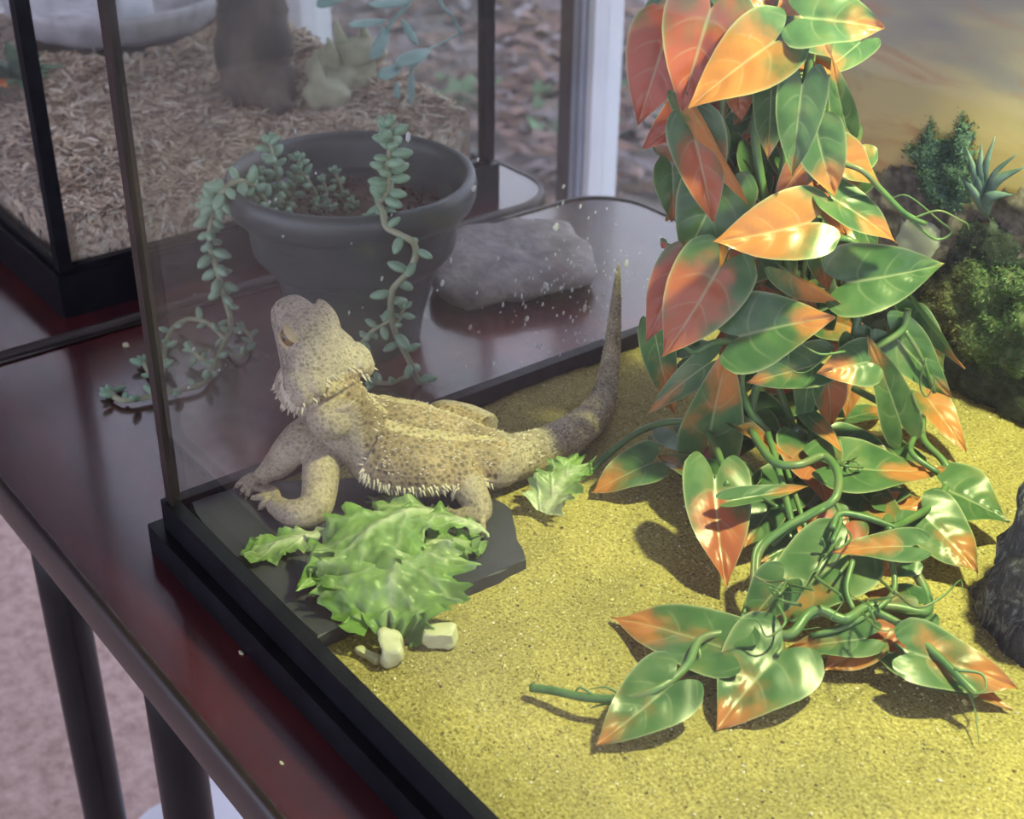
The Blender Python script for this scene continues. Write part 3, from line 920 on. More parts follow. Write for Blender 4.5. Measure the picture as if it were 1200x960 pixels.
lettuce((478, 655), (560, 640), 66, .0040, .12, 7, .010, .0055, .006, .3, 'dark green lettuce leaf of the heap spread on bare slate', G_, .45)
lettuce((440, 690), (528, 665), 70, .0040, .10, 8, .008, .0055, .005, .6, 'light lettuce leaf at the slate rim above the loose white chunk', G_)
lettuce((636, 604), (688, 546), 62, .0030, .55, 9, .000, .012, .007, .9, 'folded pale lettuce piece lying on bare sand beside the tail', None, 0, ([0, .1, .4, .8, 1], [.7, .9, 1, .75, .4]))
stem_m = pmat('lettuce_stem', [(.38, .40, .23), (.50, .50, .32), (.60, .60, .44)], 70, .35, .3, 200)
def chunk(px, py, r, seed, label, sq=(1, 1, 1)):
    c = P(px, py, z=.004)
    v, f = ico((0, 0, 0), 1, 3)
    v = np.clip(np.sign(v) * np.abs(v) ** .8, -.82, .70) * np.array(sq) * r
    a = seed * 1.3
    v = np.stack([v[:, 0] * math.cos(a) - v[:, 1] * math.sin(a), v[:, 0] * math.sin(a) + v[:, 1] * math.cos(a), v[:, 2]], 1) + c
    v, f = rough((v, f), r * .35, 90, 3, seed)
    v[:, 2] += sand_z(c[0], c[1]) - v[:, 2].min()
    obj('lettuce_chunk', (v, f), stem_m, label=label, cat='lettuce')
chunk(458, 757, .0080, 2.0, 'white lettuce stem chunk under the edge of the heap', (1.15, .8, .8))
chunk(432, 757, .0066, 5.0, 'thin whitish stem scrap beside the white lettuce stem', (1.4, .45, .35))
chunk(513, 744, .0082, 3.1, 'lone creamy lettuce stem chunk on the sand in front of the slate', (1.2, .8, .7))

# ================================================================== ARTIFICIAL VINE
m, nt, ns, ln, b = newmat('vine_leaf')
a = N(nt, 'ShaderNodeAttribute', attribute_name='Leaf')          # r along, g edge, b vein
h = N(nt, 'ShaderNodeAttribute', attribute_name='Tone')          # r orange share, g redness, b darkness
s1 = N(nt, 'ShaderNodeSeparateColor'); ln.new(a.outputs['Color'], s1.inputs[0])
s2 = N(nt, 'ShaderNodeSeparateColor'); ln.new(h.outputs['Color'], s2.inputs[0])
tc = N(nt, 'ShaderNodeTexCoord')
nz = N(nt, 'ShaderNodeTexNoise', i_Scale=34.0, i_Detail=4.0); ln.new(tc.outputs['Object'], nz.inputs['Vector'])
def math_(op, x, y):
    q = N(nt, 'ShaderNodeMath', operation=op)
    for i, z in enumerate((x, y)):
        if isinstance(z, (int, float)): q.inputs[i].default_value = z
        else: ln.new(z, q.inputs[i])
    return q.outputs[0]
t1 = math_('ADD', math_('ADD', s1.outputs[0], s2.outputs[0]), math_('MULTIPLY', math_('SUBTRACT', nz.outputs[0], .5), 1.9))
t1 = math_('SUBTRACT', t1, math_('MULTIPLY', s1.outputs[1], .30))
mr = N(nt, 'ShaderNodeMapRange', interpolation_type='SMOOTHSTEP'); mr.inputs[1].default_value = .52; mr.inputs[2].default_value = 1.0
ln.new(t1, mr.inputs[0])
nzg = N(nt, 'ShaderNodeTexNoise', i_Scale=60.0, i_Detail=3.0); ln.new(tc.outputs['Object'], nzg.inputs['Vector'])
gr = ramp(nt, [(.3, (.045, .110, .045)), (.55, (.080, .160, .065)), (.75, (.15, .205, .085))]); ln.new(nzg.outputs[0], gr.inputs[0])
og = N(nt, 'ShaderNodeMix', data_type='RGBA'); og.inputs[6].default_value = (.50, .21, .065, 1); og.inputs[7].default_value = (.37, .090, .055, 1)
ln.new(s2.outputs[1], og.inputs[0])
m1 = N(nt, 'ShaderNodeMix', data_type='RGBA'); ln.new(mr.outputs[0], m1.inputs[0]); ln.new(gr.outputs[0], m1.inputs[6]); ln.new(og.outputs[2], m1.inputs[7])
m2 = N(nt, 'ShaderNodeMix', data_type='RGBA'); m2.inputs[7].default_value = (.42, .46, .27, 1)
fr_ = math_('FRACT', math_('MULTIPLY', math_('SUBTRACT', s1.outputs[0], math_('MULTIPLY', s1.outputs[2], .26)), 4.0), 0)
sv = math_('SUBTRACT', 1.0, math_('MINIMUM', math_('MULTIPLY', math_('ABSOLUTE', math_('SUBTRACT', fr_, .5), 0), 14.0), 1.0))
sv = math_('MULTIPLY', sv, math_('SUBTRACT', .9, math_('POWER', s1.outputs[2], 3)))
mrib = math_('SUBTRACT', 1.0, math_('MINIMUM', math_('MULTIPLY', s1.outputs[2], 16.0), 1.0))
ev = math_('MAXIMUM', math_('MULTIPLY', math_('POWER', s1.outputs[1], 26), .8), math_('MULTIPLY', math_('MAXIMUM', math_('MULTIPLY', sv, .42), mrib), .55))
ln.new(ev, m2.inputs[0]); ln.new(m1.outputs[2], m2.inputs[6])
ln.new(m2.outputs[2], b.inputs['Base Color'])
b.inputs['Roughness'].default_value = .31; b.inputs['Specular IOR Level'].default_value = .35
bp = N(nt, 'ShaderNodeBump', i_Strength=.12, i_Distance=.002); ln.new(nzg.outputs[0], bp.inputs['Height']); ln.new(bp.outputs[0], b.inputs['Normal'])
tl = N(nt, 'ShaderNodeBsdfTranslucent'); ln.new(m2.outputs[2], tl.inputs[0])
ms = N(nt, 'ShaderNodeMixShader'); ms.inputs[0].default_value = .16
ln.new(b.outputs[0], ms.inputs[1]); ln.new(tl.outputs[0], ms.inputs[2]); ln.new(ms.outputs[0], ns['Material Output'].inputs[0])
vine_leaf_m = m
vine_stem_m = pmat('vine_stem', [(.045, .12, .045), (.10, .19, .07), (.15, .15, .075)], 45, .4, .2, 300)
VG = (.140, .280)                                         # where the hanging vine stands over the sand
vine = empty('artificial_vine', (VG[0], VG[1], -.004), 'plastic trailing vine with green and orange heart-shaped leaves', 'artificial plant')
HWT = ([0, .05, .12, .22, .35, .50, .65, .80, .91, .97, 1], [.74, .92, 1.0, 1.0, .92, .76, .56, .32, .13, .05, .01])
rl = random.Random(77)
TONE = {'gr': (.12, .2, 0), 'mx': (.33, .2, 0), 'or': (.74, .12, 0), 'rd': (.92, 1.0, 0), 'sa': (.60, .8, 0), 'dk': (.16, .5, 1), 'dr': (.66, .6, 1)}
UP = np.array([0, 0, 1.0])
def vleaf(A, B, w, tone, nrm, cup=.18, droop=.10, wave=.05):
    u = B - A; L = np.linalg.norm(u); u /= L
    nn = nrm - u * (nrm @ u); nn /= np.linalg.norm(nn)
    vv = np.cross(nn, u)
    nu, nv = 21, 15
    ph = rl.uniform(0, 6.3); ph2 = rl.uniform(0, 6.3); bend = rl.uniform(-.10, .10)
    V, LA, TO = [], [], []
    tr = TONE[tone]; ro = tr[0] + rl.uniform(-.09, .09)
    for i in range(nu):
        t = i / (nu - 1)
        hw = np.interp(t, *HWT) * w / 2
        for j in range(nv):
            s = -1 + 2 * j / (nv - 1)
            back = .24 * (1 - t) ** 3.5 * math.sin(math.pi * min(1, abs(s) * .74)) ** .75
            x = L * (t - back)
            y = s * hw + bend * L * t * t
            vein = max(0, math.cos((t - abs(s) * .28) * 2 * math.pi * 4.2)) ** 10 * (1 - abs(s) ** 3) * (t < .9)
            rib = math.exp(-(s / .07) ** 2)
            z = cup * abs(s) * hw - droop * L * t * t + wave * w * abs(s) ** 2 * math.sin(t * 8 + ph + (2 if s > 0 else 0)) \
                + -.022 * w * math.cos((t - abs(s) * .28) * 2 * math.pi * 4.2 + math.pi) * (1 - abs(s)) * min(1, abs(s) * 5) - .02 * w * rib
            V.append(A + u * x + vv * y + nn * z)
            ed = max(abs(s), t ** 8)
            LA.append((t, ed, abs(s)))
            TO.append((ro, tr[1], tr[2]))
    F = [[i * nv + j, i * nv + j + 1, (i + 1) * nv + j + 1, (i + 1) * nv + j] for i in range(nu - 1) for j in range(nv - 1)]
    # stay above the sand and inside the panes
    V = np.array(V)
    for p in V:
        p[2] = max(p[2], sand_z(p[0], p[1]) + .0008); p[1] = min(p[1], .440); p[0] = max(p[0], .008)
    return obj('leaf', (V, F), vine_leaf_m, vine, attrs={'Leaf': LA, 'Tone': TO})
# hanging part: base x,y  tip x,y  width  distance offset of base and tip  tone
HANG = [
    (833, 10, 796, 130, 90, -.022, -.034, 'rd'), (782, 38, 747, 148, 74, -.012, -.022, 'rd'), (822, 118, 756, 178, 50, -.004, -.012, 'rd'),
    (908, 48, 804, 117, 78, -.034, -.048, 'or'), (862, -45, 905, 18, 74, -.006, -.014, 'dr'), (942, 20, 1037, 26, 86, -.026, -.036, 'mx'),
    (930, 8, 985, 63, 66, -.004, -.008, 'dk'), (940, 100, 926, 209, 52, -.038, -.046, 'gr'), (991, 147, 971, 71, 28, -.014, -.020, 'gr'),
    (904, 106, 902, 187, 42, -.018, -.022, 'dk'), (957, 154, 973, 234, 54, -.030, -.038, 'mx'), (977, 178, 1031, 217, 46, -.022, -.026, 'or'),
    (950, 260, 840, 293, 76, -.044, -.056, 'or'), (976, 232, 1057, 279, 48, -.034, -.042, 'mx'), (972, 236, 993, 279, 32, -.014, -.016, 'dr'),
    (812, 152, 841, 263, 60, -.024, -.034, 'sa'), (845, 216, 799, 312, 78, -.012, -.018, 'gr'), (811, 129, 884, 244, 22, -.026, -.030, 'or'),
    (866, 104, 868, 141, 32, -.010, -.014, 'dr'), (842, 314, 782, 424, 84, -.036, -.050, 'sa'), (800, 312, 757, 403, 50, -.020, -.026, 'rd'),
    (768, 393, 786, 494, 36, -.012, -.014, 'mx'), (832, 425, 752, 479, 32, -.022, -.028, 'gr'), (830, 521, 848, 410, 64, -.034, -.044, 'mx'),
    (856, 520, 870, 462, 36, -.022, -.026, 'gr'), (866, 394, 976, 364, 82, -.046, -.056, 'mx'), (960, 426, 876, 451, 48, -.038, -.042, 'gr'),
    (1017, 424, 958, 436, 50, -.044, -.050, 'mx'), (921, 318, 994, 367, 24, -.040, -.044, 'or'), (993, 331, 1109, 316, 76, -.036, -.044, 'gr'),
    (960, 290, 971, 343, 36, -.020, -.024, 'dk'), (892, 296, 850, 336, 54, -.020, -.024, 'dr'), (915, 298, 925, 348, 34, -.014, -.016, 'dr'),
    (872, 345, 848, 378, 36, -.014, -.016, 'rd'), (1070, 355, 1127, 438, 22, -.020, -.026, 'gr'), (1062, 381, 1108, 440, 54, -.012, -.016, 'dk'),
    (1048, 394, 1118, 467, 50, -.030, -.036, 'gr'), (1056, 497, 1022, 397, 44, -.040, -.046, 'gr'), (948, 440, 940, 502, 36, -.030, -.032, 'gr'),
    (970, 446, 981, 508, 38, -.026, -.028, 'dr'), (788, 196, 793, 262, 42, -.004, -.006, 'dk'), (782, 285, 776, 292, 16, .004, .004, 'rd'),
    (905, -20, 925, 60, 54, .004, .002, 'dk'), (975, -30, 905, 10, 70, -.016, -.02, 'or'), (1000, 395, 1010, 440, 40, -.03, -.034, 'sa'),
    (945, 190, 905, 238, 34, -.018, -.022, 'dr'), (1008, 262, 1032, 305, 26, -.018, -.022, 'dk'), (800, 420, 845, 405, 36, -.008, -.01, 'mx')]
def toview(): return -CF
for bx, by, tx, ty, w, ob, ot, tone in HANG:
    A, B = PV(bx, by, VG, ob), PV(tx, ty, VG, ot)
    A[2] = max(A[2], .004); B[2] = max(B[2], .004)
    n = -CF * 1.0 + UP * .22 + np.array([rl.uniform(-.25, .25), rl.uniform(-.25, .25), rl.uniform(-.1, .15)])
    ww = w * depth(A) / FPX
    narrow = w < .32 * math.hypot(tx - bx, ty - by)
    vleaf(A, B, ww * (1.7 if narrow else 1.18), tone, n if not narrow else np.cross(B - A, -CF) / np.linalg.norm(B - A) + -CF * .55, cup=.55 if narrow else rl.uniform(.08, .28), droop=rl.uniform(.02, .14))
# leaves deeper in the bundle
for i in range(125):
    py = rl.uniform(-20, 570); cx = 895 + (py - 200) * .06
    bx = cx + rl.gauss(0, 50); a = rl.uniform(.2, 2.9); L = rl.uniform(50, 95)
    A, B = PV(bx, py, VG, rl.uniform(.004, .035)), PV(bx + L * math.cos(a), py + L * math.sin(a), VG, rl.uniform(-.002, .03))
    if B[2] < .006 or A[2] < .006: continue
    vleaf(A, B, rl.uniform(44, 66) * .72 / FPX, rl.choice(['dk', 'dk', 'dr', 'dr', 'mx', 'or']), -CF + UP * .3 + np.array([rl.uniform(-.8, .8), rl.uniform(-.8, .8), 0]))
# lying part: base x,y  tip x,y  width  heights of base and tip  tone
LIE = [
    (985, 515, 1050, 536, 40, .034, .030, 'gr'), (978, 546, 1110, 560, 72, .034, .024, 'gr'), (1088, 468, 1133, 528, 34, .024, .010, 'or'),
    (1108, 572, 1186, 606, 76, .022, .016, 'gr'), (1084, 604, 1151, 668, 66, .022, .010, 'mx'), (762, 543, 691, 573, 48, .016, .004, 'mx'),
    (852, 560, 764, 538, 50, .028, .016, 'gr'), (838, 562, 842, 687, 66, .036, .006, 'sa'), (920, 570, 850, 622, 60, .022, .014, 'mx'),
    (862, 586, 953, 571, 20, .036, .036, 'gr'), (945, 518, 976, 592, 58, .036, .024, 'dr'), (857, 493, 922, 539, 18, .042, .040, 'or'),
    (880, 478, 928, 518, 46, .030, .026, 'gr'), (888, 490, 918, 520, 30, .036, .034, 'gr'), (882, 503, 845, 541, 40, .026, .018, 'dk'),
    (926, 640, 889, 657, 28, .018, .016, 'gr'), (986, 652, 887, 734, 86, .026, .008, 'mx'), (916, 684, 866, 738, 48, .024, .006, 'gr'),
    (914, 764, 835, 847, 92, .014, .002, 'mx'), (1014, 748, 924, 760, 38, .014, .008, 'gr'), (1016, 752, 970, 791, 46, .010, .002, 'or'),
    (1072, 722, 1014, 769, 50, .016, .006, 'sa'), (1074, 766, 1193, 797, 68, .018, .008, 'mx'), (1062, 768, 1190, 823, 58, .008, .001, 'mx'),
    (1068, 640, 975, 638, 38, .038, .034, 'mx'), (1066, 656, 1024, 672, 34, .028, .022, 'gr'), (1072, 708, 1008, 688, 40, .018, .014, 'gr'),
    (992, 612, 944, 648, 46, .024, .018, 'rd'), (846, 758, 717, 712, 76, .014, .006, 'mx'), (826, 774, 794, 796, 26, .008, .004, 'gr'),
    (786, 802, 702, 877, 68, .014, .001, 'mx'), (948, 488, 990, 528, 20, .044, .042, 'or'), (1060, 540, 1010, 500, 44, .02, .024, 'dk'),
    (960, 600, 1000, 640, 40, .016, .012, 'dk'), (900, 600, 870, 640, 36, .02, .012, 'gr'), (1040, 600, 1085, 585, 40, .016, .012, 'mx'),
    (1100, 590, 1060, 600, 24, .022, .02, 'or'), (930, 560, 905, 590, 44, .02, .016, 'dk'), (1010, 580, 1060, 620, 44, .018, .014, 'gr'),
    (840, 540, 800, 585, 40, .014, .008, 'rd'), (790, 505, 830, 545, 44, .016, .012, 'dk')]
for bx, by, tx, ty, w, zb, zt, tone in LIE:
    A, B = P(bx, by, z=zb), P(tx, ty, z=zt)
    n = UP * 1.0 - CF * .45 + np.array([rl.uniform(-.2, .2), rl.uniform(-.2, .2), 0])
    narrow = w < .32 * math.hypot(tx - bx, ty - by)
    vleaf(A, B, w * depth(A) / FPX * (1.35 if narrow else 1.28), tone, n, cup=.5 if narrow else rl.uniform(.06, .22), droop=rl.uniform(-.02, .08))
for i in range(16):
    cx_, cy_ = rl.uniform(870, 1050), rl.uniform(470, 640); a_ = rl.uniform(0, 6.3); L_px = rl.uniform(45, 75); z_ = rl.uniform(.006, .020)
    vleaf(P(cx_, cy_, z=z_), P(cx_ + L_px * math.cos(a_), cy_ + L_px * .7 * math.sin(a_), z=max(.004, z_ - .004)), rl.uniform(38, 54) * .7 / FPX * 1.2, rl.choice(['gr', 'mx', 'dk', 'or', 'mx']), UP - CF * .5 + np.array([rl.uniform(-.4, .4), rl.uniform(-.4, .4), 0]))
def vstem(pts, r=.0022, mode='z', taper=False):
    q = []
    for p in pts:
        if mode == 'z': q.append(P(p[0], p[1], z=p[2]))
        else: q.append(PV(p[0], p[1], VG, p[2]))
    for c in q: c[2] = max(c[2], sand_z(c[0], c[1]) + r)
    n = len(q)
    rad = [r * (1 - .75 * i / (n - 1)) for i in range(n)] if taper else r
    obj('tendril' if taper else 'stem', tube(q, rad, 8, 6), vine_stem_m, vine)
H = 'hang'
vstem([(905, -40, -.004), (912, 60, -.012), (885, 140, -.004), (898, 240, -.012), (925, 320, -.02), (905, 400, -.024), (885, 460, -.026), (880, 490, -.03)], .0024, H)
vstem([(880, -40, .004), (895, 80, -.004), (920, 160, .004), (905, 250, 0), (880, 330, -.008), (900, 420, -.01), (930, 500, -.02)], .0020, H)
vstem([(845, -30, -.01), (850, 90, -.014), (846, 135, -.018), (853, 165, -.018), (845, 210, -.014)], .0014, H)
vstem([(960, -20, 0), (950, 60, -.008), (935, 180, -.004), (960, 270, -.016), (1000, 285, -.022), (1012, 330, -.02), (1000, 400, -.028)], .0022, H)
vstem([(980, 190, -.03), (1010, 200, -.034), (1035, 225, -.034), (1060, 250, -.034), (1085, 262, -.034)], .0015, H)
vstem([(1060, 250, -.034), (1095, 280, -.034), (1115, 272, -.034), (1100, 258, -.034), (1065, 230, -.034), (1045, 232, -.034)], .0008, H, True)
vstem([(1070, 256, -.034), (1100, 247, -.036), (1125, 258, -.036), (1133, 262, -.036), (1136, 270, -.036)], .0007, H, True)
vstem([(860, 400, -.02), (836, 402, -.022), (815, 412, -.02), (800, 404, -.02)], .0020, H)
vstem([(945, 275, -.04), (945, 300, -.03), (940, 325, -.024)], .0012, H)
vstem([(873, 424, -.034), (868, 450, -.036), (878, 480, -.038), (900, 508, -.04)], .0022, H)
vstem([(1000, 420, -.036), (1030, 405, -.036), (1058, 386, -.032), (1064, 362, -.030)], .0020, H)
vstem([(1060, 386, -.032), (1080, 420, -.036), (1095, 460, -.036)], .0012, H)
vstem([(1085, 420, -.04), (1078, 450, -.04), (1086, 465, -.04), (1095, 445, -.04), (1085, 425, -.04)], .0006, H, True)
vstem([(990, 412, -.05), (960, 415, -.054), (930, 400, -.052), (925, 430, -.056), (945, 436, -.056), (975, 412, -.054)], .0007, H, True)
vstem([(688, 556, .004), (728, 520, .016), (762, 500, .022), (800, 494, .028), (828, 505, .034), (845, 540, .036), (852, 570, .034)], .0019)
vstem([(762, 512, .02), (764, 528, .018), (760, 545, .014)], .0013)
vstem([(880, 505, .042), (905, 540, .044), (935, 545, .046), (965, 535, .046), (982, 555, .046), (978, 585, .042), (950, 602, .036), (915, 622, .03), (888, 650, .022), (886, 700, .012), (870, 740, .008)], .0022)
vstem([(900, 508, .044), (915, 560, .036), (925, 600, .03), (935, 640, .022)], .0018)
vstem([(920, 545, .036), (935, 590, .03), (950, 640, .02)], .0014)
vstem([(1000, 455, .04), (1040, 475, .04), (1078, 485, .034), (1082, 515, .03), (1105, 540, .026), (1112, 560, .022), (1095, 590, .022), (1060, 612, .03), (1040, 622, .034)], .0020)
vstem([(1075, 505, .034), (1068, 530, .034), (1100, 555, .028)], .0016)
vstem([(890, 738, .014), (925, 744, .016), (945, 722, .02), (962, 715, .022), (990, 726, .02), (1015, 712, .020), (1050, 712, .020), (1082, 718, .018), (1088, 705, .018), (1075, 675, .022), (1052, 648, .028)], .0024)
vstem([(890, 738, .014), (850, 742, .014), (820, 750, .015), (805, 780, .014), (775, 805, .013), (735, 818, .010), (690, 818, .007), (650, 810, .005), (622, 806, .003)], .0020, taper=False)
vstem([(700, 818, .008), (680, 806, .010), (672, 815, .006)], .0008, taper=True)
vstem([(735, 820, .008), (712, 806, .012), (690, 808, .010)], .0008, taper=True)
vstem([(730, 823, .006), (705, 826, .006), (692, 830, .004)], .0008, taper=True)
vstem([(1025, 716, .022), (1060, 735, .020), (1095, 765, .018), (1125, 795, .016), (1145, 815, .014)], .0018)
vstem([(1118, 785, .018), (1150, 790, .018), (1155, 808, .016), (1140, 812, .016), (1125, 795, .016)], .0008, taper=True)
vstem([(1130, 800, .014), (1142, 830, .008), (1147, 870, .002)], .0007, taper=True)
vstem([(975, 635, .036), (985, 610, .038), (978, 590, .040), (960, 600, .038), (930, 618, .03), (905, 640, .02)], .0012)
vstem([(1052, 620, .034), (1020, 608, .038), (985, 602, .040), (975, 620, .038)], .0016)
vstem([(1000, 655, .03), (992, 690, .024), (1000, 715, .020)], .0014)
vstem([(1045, 655, .03), (1048, 690, .024), (1030, 712, .022), (990, 735, .016), (950, 745, .012)], .0014)
vstem([(912, 742, .015), (916, 758, .015), (910, 768, .014)], .0013)
vstem([(815, 752, .015), (820, 770, .012), (812, 780, .008)], .0011)
vstem([(905, 625, .028), (885, 645, .024), (880, 690, .016), (862, 745, .008), (848, 785, .003)], .0012)
vstem([(965, 720, .02), (930, 728, .018), (905, 724, .016), (930, 738, .016), (962, 735, .018)], .0007, taper=True)
# the vine is hooked over the top frame
for px_, off_ in ((905, -.004), (880, .004), (960, 0)):
    a_ = PV(px_, -40 if px_ != 960 else -20, VG, off_)
    obj('stem', tube([a_, a_ + np.array([.004, .01, .05]), np.array([a_[0] + .01, .40, .415]), np.array([a_[0] + .012, .446, .4325]), np.array([a_[0] + .012, .470, .425])], .0021, 8, 6), vine_stem_m, vine)
# fine tangle of tendrils in the middle
for i in range(16):
    cx, cy = rl.uniform(900, 1050), rl.uniform(500, 740)
    pts = []
    for k in range(5):
        pts.append((cx, cy, rl.uniform(.024, .040)))
        cx += rl.uniform(-30, 30); cy += rl.uniform(-22, 22)
    vstem(pts, .0008, taper=True)

# ================================================================== DARK ROCK
rockm, nt, ns, ln, b = newmat('dark_streaked_stone')
tc = N(nt, 'ShaderNodeTexCoord'); mp = N(nt, 'ShaderNodeMapping'); mp.inputs['Scale'].default_value = (1, 1, .25); mp.inputs['Rotation'].default_value = (.5, .3, 0)
ln.new(tc.outputs['Object'], mp.inputs[0])
nz = N(nt, 'ShaderNodeTexNoise', i_Scale=420.0, i_Detail=5.0, i_Roughness=.7); ln.new(mp.outputs[0], nz.inputs['Vector'])
nb = N(nt, 'ShaderNodeTexNoise', i_Scale=38.0, i_Detail=4.0); ln.new(tc.outputs['Object'], nb.inputs['Vector'])
ad = N(nt, 'ShaderNodeMath', operation='MULTIPLY_ADD'); ad.inputs[1].default_value = .55; ln.new(nb.outputs[0], ad.inputs[0]); ln.new(nz.outputs[0], ad.inputs[2])
r = ramp(nt, [(.62, (.018, .019, .024)), (.80, (.06, .062, .07)), (.95, (.25, .26, .26))]); ln.new(ad.outputs[0], r.inputs[0])
ln.new(r.outputs[0], b.inputs['Base Color']); b.inputs['Roughness'].default_value = .8
bp = N(nt, 'ShaderNodeBump', i_Strength=.8, i_Distance=.002); ln.new(nz.outputs[0], bp.inputs['Height']); ln.new(bp.outputs[0], b.inputs['Normal'])
secs = [(-.008, .050, .040), (.012, .050, .040), (.034, .047, .037), (.060, .043, .034), (.078, .036, .029), (.087, .022, .018), (.089, .004, .004)]
rc = P(1262, 735, z=0)
V, F, sg = [], [], 48
for zi, (z, ra, rb) in enumerate(secs):
    for k in range(sg):
        a = 2 * math.pi * k / sg; ca, sa = math.cos(a), math.sin(a)
        e = .75
        V.append((rc[0] + .010 * zi * .2 + math.copysign(abs(ca) ** e, ca) * ra, rc[1] + math.copysign(abs(sa) ** e, sa) * rb, z))
for i in range(len(secs) - 1):
    for k in range(sg):
        F.append([i * sg + k, i * sg + (k + 1) % sg, (i + 1) * sg + (k + 1) % sg, (i + 1) * sg + k])
F.append([(len(secs) - 1) * sg + k for k in range(sg)]); F.append(list(range(sg))[::-1])
bm = bmesh.new(); bv = [bm.verts.new(q) for q in V]
for q in F: bm.faces.new([bv[i] for i in q])
bmesh.ops.subdivide_edges(bm, edges=[e for e in bm.edges if abs(e.verts[0].co.z - e.verts[1].co.z) > 1e-4], cuts=4)
v, f = rough(from_bm(bm), .012, 26, 4, 7.0)
v, f = rough((v, f), .003, 110, 3, 2.0)
obj('dark_rock', (v, f), rockm, label='dark grey streaked rock standing on the sand beside the vine', cat='rock')
peb = P(990, 881, z=-.003)
obj('pebble', rough(ico(peb, (.0017, .0013, .0010), 2), .0004, 300, 2), MT['slate'], label='tiny grey pebble alone on the sand in front of the vine', cat='pebble')

# ================================================================== FLOWERPOT + SUCCULENT
pc = np.array(P(421, 396, z=TZ))
RZ = .122                                                  # rim height over the table
pot = empty('flowerpot', pc, 'round dark grey plastic flowerpot with thick rim behind the lizard', 'flowerpot')
prof = [(.001, 0), (.038, 0), (.0425, .002), (.0455, .02), (.0665, RZ - .026), (.0675, RZ - .024), (.0800, RZ - .020), (.0825, RZ - .014), (.0830, RZ - .006), (.0815, RZ), (.0785, RZ + .0015), (.0755, RZ - .001), (.0735, RZ - .008), (.0680, RZ - .05), (.060, RZ - .06)]
obj('pot_body', lathe(pc, prof, 72), MT['pot_plastic'], pot)
v, f = lathe(pc, [(.0735 * k / 14 + .0001, RZ - .031) for k in range(15)], 60)
v[:, 2] += np.array([.004 * fbm(p, 60, 3) + .0025 * fbm(p, 190, 2) for p in v])
r_ = np.hypot(v[:, 0] - pc[0], v[:, 1] - pc[1]); v[:, :2] = pc[:2] + (v[:, :2] - pc[:2]) * np.minimum(1, .0705 / np.maximum(r_, 1e-6))[:, None]
obj('soil', (v, f), MT['soil'], pot)
random.seed(14)
gp = []
for i in range(420):
    a = random.uniform(0, 6.3); r = .068 * math.sqrt(random.random())
    gp.append(ico((pc[0] + r * math.cos(a), pc[1] + r * math.sin(a), pc[2] + RZ - .030 + random.uniform(0, .003)), random.uniform(.0008, .0022), 1))
obj('soil_crumbs', join(gp), MT['soil'], pot, smooth=False, kind='stuff')
suc_m = pmat('succulent_leaf', [(.15, .27, .18), (.22, .36, .24), (.30, .43, .30)], 60, .45, spec=.4)
suc_s = pmat('succulent_stem', [(.22, .25, .14), (.36, .36, .24)], 90, .6)
suc = empty('trailing_succulent', pc + np.array([0, 0, RZ - .03]), 'trailing succulent with plump blue-green leaves growing in the flowerpot', 'succulent')
v, f = ico((0, 0, 0), 1, 2)
v = v * np.array([1, .56, .46]); v[:, 0] += 1; tpr = 1 - .28 * (v[:, 0] / 2) ** 3; v[:, 1] *= tpr; v[:, 2] *= tpr
lm = bpy.data.meshes.new('plump_leaf'); lm.from_pydata((v * .5).tolist(), [], f); lm.update(); lm.polygons.foreach_set('use_smooth', [True] * len(lm.polygons)); lm.materials.append(suc_m)
rs = random.Random(31)
def plump(p, d, L, fat=1.0):
    o = bpy.data.objects.new('leaf', lm); COL.objects.link(o); o.parent = suc
    d = Vector(d).normalized()
    o.rotation_mode = 'QUATERNION'
    o.rotation_quaternion = d.to_track_quat('X', 'Z')
    o.location = (np.array(p) - ORG[suc.name]).tolist()
    o.scale = (L, L * fat, L * fat)
def sstem(pts, r=.0018, den=90, L=.011, fat=1.05, tipball=True, minz=None, spread=1.0):
    q = catmull(pts, 8)
    if minz is not None: q[:, 2] = np.maximum(q[:, 2], minz)
    obj('stem', tube(pts if minz is None else q[::4], r, 8, 5), suc_s, suc)
    seg = np.linalg.norm(np.diff(q, axis=0), axis=1); cum = np.concatenate([[0], np.cumsum(seg)])
    n = int(cum[-1] * den); ang = rs.uniform(0, 6)
    for k in range(n):
        s = (k + .5) / n * cum[-1] + rs.uniform(-.002, .002)
        p = np.array([np.interp(s, cum, q[:, i]) for i in range(3)])
        t = np.array([np.interp(min(s + .004, cum[-1]), cum, q[:, i]) for i in range(3)]) - p; t /= np.linalg.norm(t) + 1e-9
        a = np.cross(t, [.2, .3, .9]); a /= np.linalg.norm(a); b2 = np.cross(t, a)
        ang += 2.4 + rs.uniform(-.3, .3)
        d = (a * math.cos(ang) + b2 * math.sin(ang)) * spread + t * rs.uniform(.1, .6)
        if minz is not None and p[2] < minz + .006 and d[2] < .1: d[2] = rs.uniform(.1, .5)
        plump(p + d / np.linalg.norm(d) * r * .5, d, L * rs.uniform(.8, 1.15), fat)
    if tipball:
        p = q[-1]; t = q[-1] - q[-2]; t /= np.linalg.norm(t)
        for k in range(5):
            a = rs.uniform(0, 6.3); w = np.cross(t, [.3, .2, .9]); w /= np.linalg.norm(w); w2 = np.cross(t, w)
            plump(p, t + (w * math.cos(k * 1.257) + w2 * math.sin(k * 1.257)) * .8, L * .75, fat)
RF = pc[:2] + -NH[:2] * .086                              # point of the rim nearest the terrarium
